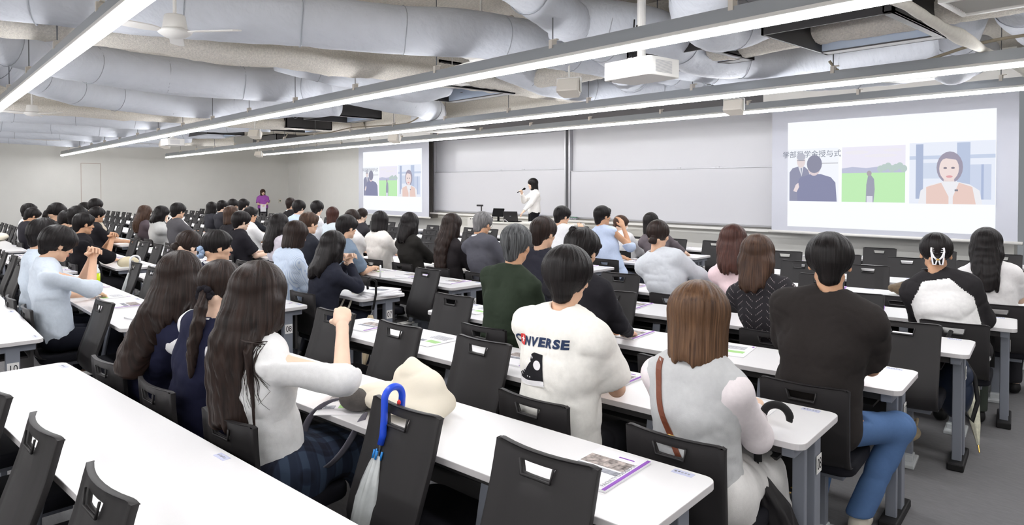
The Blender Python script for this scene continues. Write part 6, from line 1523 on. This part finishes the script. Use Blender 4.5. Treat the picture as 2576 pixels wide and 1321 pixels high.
# open hand shape of an umbrella handle
def hook(c, r, ang0, ang1, axis_h, up_=Vector((0, 0, 1)), n=14):
    c = Vector(c); a = Vector(axis_h).normalized(); return [tuple(c + a * (r * math.cos(R(ang0 + (ang1 - ang0) * i / n))) + up_ * (r * math.sin(R(ang0 + (ang1 - ang0) * i / n)))) for i in range(n + 1)]
def umbrella(name, label, hk, shaft_end, tip_end, hm, cm, wmax=.045, wr=.011, tips=None, band=None, ferr=None):
    """hk: handle points ending where the shaft leaves the handle; canopy folded round the shaft"""
    o0 = Vector(hk[-1]); t = thing(name, label, 'umbrella', tuple(o0)); L = lambda p: tuple(Vector(p) - o0)
    b = MB(); b.tube([L(p) for p in hk], wr, 10); b.build('handle', hm, t, smooth=True)
    a, e = Vector(shaft_end) - o0, Vector(tip_end) - o0; d = (e - a)
    b = MB(); b.tube([(0, 0, 0), tuple(a)], .004, 6); b.tube([tuple(e - d * .02), tuple(e + d.normalized() * .05)], .004, 6); b.build('shaft', ferr or M['rod'], t)
    b = MB(); prof = [(.0, .35), (.06, .55), (.2, .85), (.3, 1.0), (.5, .9), (.8, .55), (1.0, .15)]; nn = 22; q = d.to_track_quat('Z', 'Y'); vs = []
    for f_, w_ in prof:
        for j in range(nn):
            an = 2 * math.pi * j / nn; rr = wmax * w_ * (1 + .22 * math.sin(6 * an + f_ * 5)); vs.append(tuple(a + d * f_ + q @ Vector((rr * math.cos(an), rr * .75 * math.sin(an), 0))))
    k = len(prof); b.add(vs, [(i * nn + j, i * nn + (j + 1) % nn, (i + 1) * nn + (j + 1) % nn, (i + 1) * nn + j) for i in range(k - 1) for j in range(nn)] + [tuple(range(nn - 1, -1, -1)), tuple((k - 1) * nn + j for j in range(nn))]); b.build('canopy', cm, t, smooth=True)
    if tips:
        for j in range(6):
            an = 2 * math.pi * j / 6; b = MB(); p = a + q @ Vector((.02 * math.cos(an), .018 * math.sin(an), -.02)); b.tube([tuple(p), tuple(p + d.normalized() * .03)], .0045, 6); b.build('rib_tip', tips, t, smooth=True)
    if band:
        f0 = band[1]; b = MB(); rr = wmax * (.62 if f0 > .6 else .9); b.tube([tuple(a + d * f0 + q @ Vector((rr * math.cos(R(g)), rr * .8 * math.sin(R(g)), 0))) for g in range(0, 361, 20)], .012, 6); b.build('strap', band[0], t, smooth=True)
    return t
M['vinyl'] = mat('frosted_vinyl', (196, 200, 200), 0.25, 0.5, noise=.12, nscale=20, coat=.3)
# blue handle over the chair back
p, th = seat_pos('R', 9, 1, .075); cx_, cy_ = p.x - .06, p.y - .01
v_ = Vector((-math.sin(th), math.cos(th), 0)); base = Vector((cx_, cy_, .90))
hk = [tuple(base + v_ * .075 + Vector((0, 0, -.055)))] + hook(base + v_ * .0375, .042, 0, 180, v_) + [tuple(base - v_ * .006 + Vector((0, 0, -.06))), tuple(base - v_ * .012 + Vector((0, 0, -.125))), tuple(base - v_ * .02 + Vector((-.004, 0, -.16)))]
ut = umbrella('clear_umbrella', 'clear vinyl umbrella with bright blue handle hooked over a chair back', hk, base - v_ * .03 + Vector((-.006, 0, -.20)), base - v_ * .17 + Vector((-.03, 0, -.68)), M['blue'], M['vinyl'], .05, .0135, tips=M['skyblue'], band=(M['skyblue'], .62))
b = MB(); b.lathe([(.002, -.012), (.008, -.006), (.009, .002), (.004, .010)], (0, 0, 0), 10); o = b.build('charm', M['orange'], ut, smooth=True); o.location = (.012, .05, .13)
b = MB(); b.lathe([(.002, -.010), (.007, -.004), (.007, .004), (.002, .010)], (0, 0, 0), 10); o = b.build('charm', M['red'], ut, smooth=True); o.location = (.03, .06, .15)
# the rest
umbrella('hooked_umbrella', 'umbrella with black crook handle and beige cloth at the desk end marked 07', [(-5.20, 3.02, .80)] + hook((-5.20, 3.06, .84), .045, 200, -20, (0, 1, 0)) + [(-5.20, 3.10, .75), (-5.18, 3.06, .62)], (-5.17, 3.03, .58), (-5.15, 2.95, .14), M['black'], M['beige'], .05, .010)
umbrella('hooked_umbrella', 'umbrella with curved white handle on the desk behind the blue-grey T-shirt', hook((-6.28, 3.80, .80), .05, -20, 200, (-.8, .5, 0)) + [(-6.22, 3.76, .74)], (-6.2, 3.74, .732), (-5.95, 3.98, .735), M['capwhite'], M['vinyl'], .004, .010)
p, th = seat_pos('L', 9, 3, .03)
p, th = seat_pos('K', 8, 0, .06)
p, th = seat_pos('L', 9, 0, .0)
def chair_umbrella(bk, r, s, label, hm, cm, dx, zt, back, fwd=.06, ln=.6, w_=.03):
    p, th = seat_pos(bk, r, s, back); v = Vector((-math.sin(th), math.cos(th), 0)); u = Vector((math.cos(th), math.sin(th), 0)); c = Vector((p.x, p.y, zt)) + u * dx
    hk = [tuple(c + v * fwd + Vector((0, 0, -.03)))] + hook(c + v * (fwd / 2), fwd / 2 + .006, 0, 180, v, n=10) + [tuple(c - v * .006 + Vector((0, 0, -.10)))]
    return umbrella('hooked_umbrella', label, hk, c - v * .02 + Vector((0, 0, -.13)), c - v * .14 + Vector((0, 0, -.13 - ln)), hm, cm, w_, .010)
chair_umbrella('L', 8, 4, 'umbrella with a white crook handle on a chair left of centre, by the tea bottle', M['capwhite'], M['vinyl'], -.02, .90, .06, .085, .5)
chair_umbrella('R', 7, 1, 'umbrella with a white crook handle on the chair behind the brown-haired head', M['capwhite'], M['paper'], .10, .82, .40, .085, .5)
umbrella('hooked_umbrella', 'umbrella with thick black crook handle leaning on the desk end marked 08', [(-1.235, 2.60, .775)] + hook((-1.285, 2.58, .775), .05, 0, 165, (1, .35, 0)) + [(-1.345, 2.545, .70), (-1.33, 2.52, .60)], (-1.33, 2.51, .56), (-1.20, 2.70, .08), M['black'], M['darkbag'], .075, .0155, ferr=M['black'])
umbrella('hooked_umbrella', 'pale patterned umbrella with thin golden crook handle over the desk end', [(-1.30, 5.60, .76)] + hook((-1.345, 5.60, .775), .045, 0, 180, (1, .1, 0)) + [(-1.39, 5.58, .70)], (-1.37, 5.45, .58), (-1.17, 4.98, .08), M['gold'], mat('floral_cloth', (206, 204, 184), .8, noise=.2, nscale=40), .048, .0055, ferr=M['gold'])
# ---- soft bags from smooth shapes
def soft(name, label, cat, loc, rz, build, lo, hi, h, m, group=None, wr=None):
    f = Field(lo, hi, h); build(f)
    if wr: f.wrinkle(*wr)
    V, Q = f.net(); V = smooth_net(V, Q, 1, .4); t = thing(name, label, cat, loc, rz, group)
    net_object('bag_body' if 'bag' in name or 'pouch' in name else 'body', [(V, Q, 0)], [m], t); return t
def tote(f):
    f.ell((0, .0, .06), (.20, .14, .055), .03).ell((.08, .02, .13), (.14, .07, .09), .06).ell((-.14, -.02, .05), (.12, .10, .045), .04).cap((.02, .02, .16), (.035, .02, .225), .035, .012, .07).cap((.20, -.05, .03), (.20, .06, .06), .04, .04, .05)
    f.cut((0, 0, .002), (0, 0, -1), .004)
t = soft('tote_bag', 'cream canvas tote bag slumped on the desk beside the girl in white', 'bag', (-2.47, 1.60, TOP + .001), R(12), tote, (-.32, -.2, 0), (.32, .22, .28), .008, M['cream'], wr=(.006, (6, 6, 6), 3))
def pouch(f): f.ell((0, 0, .05), (.085, .06, .048), .01).cut((0, 0, .002), (0, 0, -1), .004)
t = soft('quilted_pouch', 'dark grey quilted pouch with grey strap on the desk beside the tote', 'pouch', (-2.62, 1.46, TOP + .001), R(10), pouch, (-.12, -.1, 0), (.12, .1, .12), .006, mat('quilted_grey', (84, 80, 78), .85, noise=.1, bump=.9, bscale=30, bdist=.006))
b = MB(); P_ = [(-.03, -.03, .06), (-.12, -.06, .04), (-.16, -.13, -.02), (-.165, -.165, -.12), (-.12, -.18, -.20), (-.04, -.185, -.22), (.04, -.17, -.18), (.10, -.13, -.10), (.12, -.09, -.02), (.11, -.03, .03)]
vs = []; 
for i, p in enumerate(P_):
    p = Vector(p); vs += [tuple(p + Vector((0, -.016, .004))), tuple(p + Vector((.004, .016, -.004)))]
b.add(vs, [(2 * i, 2 * i + 1, 2 * i + 3, 2 * i + 2) for i in range(len(P_) - 1)]); o = b.build('strap', M['greystrap'], t, smooth=True); o.modifiers.new('s', 'SUBSURF').levels = 2; o.modifiers['s'].render_levels = 2; o.modifiers.new('t', 'SOLIDIFY').thickness = .004
def pack(f): f.ell((0, 0, -.16), (.10, .12, .20), .03).ell((.01, -.02, -.06), (.08, .10, .08), .04)
t = soft('black_backpack', 'black and grey backpack hanging at the desk end by the raglan shirt', 'bag', (-1.30, 4.98, .58), R(0), pack, (-.16, -.18, -.42), (.16, .18, .12), .01, M['navybag'], wr=(.008, (7, 7, 5), 8))
for k, pts in enumerate(([(-.02, .0, .02), (-.06, .04, .12), (-.05, .10, .17)], [(.04, .02, .02), (.10, .02, -.08), (.13, -.02, -.22), (.11, -.06, -.34), (.06, -.07, -.28)])):
    b = MB(); b.tube(pts, .014, 8); b.build('shoulder_strap', M['black'], t, smooth=True)
b = MB(); b.tube([(.02, .02, .03), (.03, .03, .05)], .012, 8); b.build('buckle', M['rod'], t)
def lump(f): f.ell((0, 0, .18), (.09, .16, .20), .03).ell((-.02, .06, .05), (.10, .12, .06), .04).cut((0, 0, .003), (0, 0, -1), .004)
t = soft('leather_bag', 'black leather bag with studs under the desk end marked 08', 'bag', (-1.42, 2.86, .0), R(10), lump, (-.18, -.22, 0), (.18, .25, .42), .01, M['darkbag'], wr=(.009, (6, 6, 6), 4))
for j in range(4): b = MB(); b.lathe([(.0, .0), (.006, .001), (.004, .004)], (.06, -.02 + j * .03, .38 - abs(j - 1.5) * .01), 8); b.build('stud', M['gold'], t)
def lump2(f): f.ell((0, 0, .16), (.12, .14, .16), .03).ell((.03, .05, .08), (.13, .14, .08), .04).cut((0, 0, .003), (0, 0, -1), .004)
soft('cloth_bag', 'olive green cloth bundle on the floor beside the white skirt', 'bag', (-1.66, 2.86, .0), R(5), lump2, (-.2, -.22, 0), (.2, .25, .36), .01, M['olive'], wr=(.01, (6, 6, 5), 5))
def ftote(f): f.ell((0, 0, .09), (.16, .17, .075), .03).cut((0, 0, .003), (0, 0, -1), .004).cut((0, .13, .2), (0, 1, .2), .01)
t = soft('canvas_bag', 'beige canvas tote lying on the floor under the desks at right', 'bag', (-1.62, 4.86, .0), R(20), ftote, (-.24, -.24, 0), (.24, .26, .22), .01, M['beige'], wr=(.006, (7, 7, 7), 6))
b = MB(); b.tube([(.09, -.08, .13), (.13, -.10, .17), (.14, .0, .18), (.11, .06, .14)], .008, 6); b.build('handle', M['beige'], t, smooth=True)
def fur(f): f.ell((0, 0, .06), (.15, .10, .065), .02).ell((.07, .04, .05), (.10, .08, .05), .03).cut((0, 0, .003), (0, 0, -1), .004)
(px_, py_, pz_), th_ = desk_pt('R', 4, 1, .22, TOP + .001)
t = soft('brown_bag', 'brown nylon bag with a zip on the desk between two people at right', 'bag', (px_, py_, pz_), R(25), fur, (-.22, -.16, 0), (.22, .18, .16), .008, M['brownfur'], wr=(.009, (9, 9, 9), 7))
b = MB(); b.tube([(-.08, -.03, .112), (-.02, .02, .128), (.05, .06, .112)], .004, 6); b.build('zip', M['paper'], t, smooth=True)
def plush(f): f.ell((-.06, 0, .045), (.07, .05, .045), .02).ell((.06, .01, .04), (.08, .05, .042), .02).cut((0, 0, .003), (0, 0, -1), .004)
(px_, py_, pz_), th_ = desk_pt('L', 5, 2, .20, TOP + .001, .32)
soft('cream_pouch', 'cream pouch on the desk between two long-haired girls in black', 'pouch', (px_, py_, pz_), th_, plush, (-.18, -.1, 0), (.18, .1, .12), .008, M['cream'], wr=(.006, (12, 12, 12), 9))
def camel(f): f.ell((0, 0, .06), (.06, .12, .07), .02).cut((0, 0, .003), (0, 0, -1), .004)
(px_, py_, pz_), th_ = desk_pt('K', 8, 0, .15, TOP + .001, .2)
soft('camel_bag', 'pale camel bag on the desk end beside the man in the black shirt', 'bag', (px_, py_, pz_), th_, camel, (-.12, -.18, 0), (.12, .18, .16), .01, mat('camel', (226, 214, 182), .7))
def slab_(f): f.ell((0, 0, .07), (.22, .15, .075), .01).cut((0, 0, .003), (0, 0, -1), .004)
soft('cream_bag', 'cream rounded bag on the desk at the left edge of the picture', 'bag', (-15.25, 1.35, TOP + .001), 0, slab_, (-.3, -.2, 0), (.3, .2, .18), .012, M['cream'])
# pieces by the girl in white: magazine, handout hanging over the edge, pen case
(px_, py_, pz_), th_ = desk_pt('R', 9, 2, .30, TOP + .001, .12)
o = copy_tree(bookP); o.location = (px_, py_, pz_); o.rotation_euler = (0, 0, th_ + .5); tag(o, 'open guidebook under the arm of the girl in the white shirt', 'booklet', 'guidebooks on the desks')
(px_, py_, pz_), th_ = desk_pt('R', 9, 2, .13, TOP + .0005, .05)
o = copy_tree(sheetP); o.location = (px_, py_, pz_); o.rotation_euler = (0, 0, th_ + .75); tag(o, 'printed handout half covered by a guidebook, before the girl in white', 'paper', 'handouts on the desks')
b = MB(); b.tube([(0, 0, 0), (.14, .02, 0)], .008, 8); o = b.build('marker_pen', M['matblack'], smooth=True); o.location = (px_ + .12, py_ + .16, TOP + .022); tag(o, 'black marker pen lying on the papers before the girl in white', 'pen')
(px_, py_, pz_), th_ = desk_pt('L', 7, 0, .26, TOP + .001, .22)
for k in range(3):
    b = MB(); b.box((0, 0, .006), (.24, .32, .012)); b.box((0, 0, .0125), (.16, .1, .0008), 1); o = b.build('paper_stack', [M['paper'], M['greyprint']], bevel=.002); o.location = (px_ - .02 * k, py_ + .01 * k, pz_ + .0135 * k); o.rotation_euler.z = th_ + .25 * (k - 1)
    tag(o, ['lowest', 'middle', 'topmost'][k] + ' of three white booklets stacked beside the navy cardigan girl', 'booklet', 'booklets beside the navy cardigan')
b = MB()
for dx in (0, .16):
    pts = [Vector((dx * .5, 0, 0)), Vector((dx * .7, -.10, -.02)), Vector((dx * .8 + .02, -.17, -.12)), Vector((dx + .01, -.18, -.28))]
    vs = [];
    for p in pts: vs += [tuple(p + Vector((-.013, 0, 0))), tuple(p + Vector((.013, 0, 0)))]
    b.add(vs, [(2 * i, 2 * i + 1, 2 * i + 3, 2 * i + 2) for i in range(3)])
b.add([(-.02, -.20, -.28), (.22, -.20, -.28), (.24, -.14, -.62), (-.03, -.14, -.62), (-.02, -.12, -.28), (.22, -.12, -.28), (.24, -.06, -.62), (-.03, -.06, -.62)], [(0, 1, 2, 3), (4, 7, 6, 5), (0, 4, 5, 1), (3, 2, 6, 7), (0, 3, 7, 4), (1, 5, 6, 2)])
o = b.build('hanging_tote', M['cream'], smooth=False); o.modifiers.new('t', 'SOLIDIFY').thickness = .004
(px_, py_, pz_), th_ = desk_pt('L', 7, 0, .16, TOP + .003, -.02); o.location = (px_, py_, pz_); o.rotation_euler.z = th_; tag(o, 'cream tote bag hanging by its straps from the desk end marked 07', 'bag')
# phone, small box
(px_, py_, pz_), th_ = desk_pt('L', 5, 0, .12, TOP + .02, .22); b = MB(); b.box((0, 0, 0), (.08, .16, .009)); b.box((0, 0, .005), (.072, .15, .001), 1); o = b.build('smartphone', [M['black'], emis('phone_screen', (110, 160, 220), .7)], bevel=.003); o.location = (px_, py_, pz_ + .05); o.rotation_euler = (R(50), 0, th_ + .3); tag(o, 'smartphone held up by the grey-haired man in the suit', 'phone')
(px_, py_, pz_), th_ = desk_pt('R', 6, 4, .30, TOP + .001, -.16); b = MB(); b.box((0, 0, .03), (.12, .08, .06)); o = b.build('cardboard_box', mat('cardboard', (196, 168, 138), .8), bevel=.003); o.location = (px_, py_, pz_); tag(o, 'small pale cardboard box on the desk left of the green jacket', 'box')

# ------------------------------------------------------------------ presenter's desk and what stands on it
LT = Matrix.Translation((-10.75, 10.22, .2)) @ Matrix.Rotation(R(18), 4, 'Z')
t = thing('presenter_desk', 'long white presenter desk on the low stage before the whiteboards', 'desk', tuple(LT.translation), R(18))
b = MB(); b.prism([(-1.25, -.28), (1.0, -.28), (1.2, -.24), (1.3, -.1), (1.3, .1), (1.2, .26), (1.0, .28), (-1.25, .28)], .68, .71); b.build('top', M['lectern'], t, bevel=.004)
b = MB(); b.box((-.15, -.22, .34), (2.1, .03, .68)); b.box((-1.2, 0, .34), (.03, .46, .68)); b.box((.9, 0, .34), (.03, .46, .68)); b.build('front_panel', M['lectern'], t, bevel=.003)
b = MB(); b.box((-1.28, .0, .40), (.30, .52, .80)); b.build('side_cabinet', M['lectern'], t, bevel=.005)
b = MB()
for i in range(3): b.box((-1.34 + i * .06, -.262, .77), (.025, .004, .02))
b.build('socket_strip', M['black'], t)
def on_lectern(x, y, z, rz=0): return LT @ Matrix.Translation((x, y, z)), R(18) + rz
def place(o, x, y, z, rz=0):
    Mx, a = on_lectern(x, y, z, rz); o.location = Mx.translation; o.rotation_euler = (0, 0, a)
t = thing('laptop', 'black laptop with its lid towards the audience on the presenter desk', 'laptop'); place(t, -.42, .0, .712, R(8))
b = MB(); b.box((0, .06, .008), (.34, .23, .016)); b.build('keyboard_base', M['matblack'], t, bevel=.003)
b = MB(); b.add([(-.17, -.055, .016), (.17, -.055, .016), (.17, -.12, .235), (-.17, -.12, .235), (-.17, -.047, .016), (.17, -.047, .016), (.17, -.112, .237), (-.17, -.112, .237)], [(3, 2, 1, 0), (4, 5, 6, 7), (0, 1, 5, 4), (2, 3, 7, 6), (1, 2, 6, 5), (3, 0, 4, 7)]); b.build('lid', M['darkmetal'], t)
b = MB(); b.box((0, -.093, .13), (.035, .002, .010)); b.build('logo_mark', M['greyprint'], t)
t = thing('small_monitor', 'small black monitor on a stand left of the laptop on the presenter desk', 'monitor'); place(t, -.78, .02, .712, R(-6))
b = MB(); b.box((0, 0, .008), (.2, .16, .016)); b.box((0, 0, .07), (.04, .03, .12)); b.build('stand', M['matblack'], t)
b = MB(); b.box((0, 0, .0), (.30, .025, .19)); o = b.build('panel', M['matblack'], t, bevel=.004); o.location = (0, -.01, .20); o.rotation_euler.x = R(-18)
t = thing('document_camera', 'document camera on a thin post at the left end of the presenter desk', 'camera'); place(t, -1.22, .0, .80)
b = MB(); b.box((0, 0, .01), (.16, .14, .02)); b.build('base', M['darkmetal'], t, bevel=.004)
b = MB(); b.tube([(0, 0, .02), (0, 0, .25)], .014, 10); b.build('post', M['darkmetal'], t)
b = MB(); b.box((-.02, -.03, .265), (.15, .06, .04)); b.build('head', M['darkmetal'], t, bevel=.008)
b = MB(); b.lathe([(.03, 0), (.03, .05), (.02, .06)], n=12); b.tube([(.0, 0, .04), (.05, .02, .07), (.06, .02, .10)], .012, 8); o = b.build('desk_microphone', M['matblack'], smooth=True); place(o, -.98, -.02, .712); tag(o, 'small black device between document camera and monitor on presenter desk', 'device')
for (x, lb, pts) in ((-.6, 'white cable looping beside the laptop on the presenter desk', [(0, 0, .01), (.06, -.06, .06), (.14, -.10, .02), (.2, -.16, .01)]), (.12, 'black cable looping on the presenter desk in front of the skirt', [(0, 0, .01), (.05, -.04, .05), (.12, -.05, .06), (.2, -.02, .01)])):
    b = MB(); b.tube(pts, .006, 6); o = b.build('loop_cable', M['capwhite'] if x < 0 else M['black'], smooth=True); place(o, x, -.05, .712); tag(o, lb, 'cable')
t = thing('desk_telephone', 'white desk telephone at the right of the presenter desk', 'telephone'); place(t, .42, .02, .712)
b = MB(); b.box((0, 0, .025), (.18, .2, .05)); b.build('phone_body', M['capwhite'], t, bevel=.01)
b = MB(); b.tube([(-.06, -.08, .06), (-.06, -.06, .075), (-.06, .06, .075), (-.06, .08, .06)], .022, 10); b.build('handset', M['capwhite'], t, smooth=True)
b = MB(); b.box((0, 0, .008), (.3, .2, .016)); o = b.build('paper_pile', M['paper'], bevel=.002); place(o, .12, .12, .712, .2); tag(o, 'white papers lying on the presenter desk beside the telephone', 'paper')
b = MB(); b.box((0, 0, .006), (.34, .22, .012)); o = b.build('flat_folder', M['cream'], bevel=.003); place(o, .85, .0, .712, -.1); tag(o, 'cream folder lying at the right end of the presenter desk', 'folder')
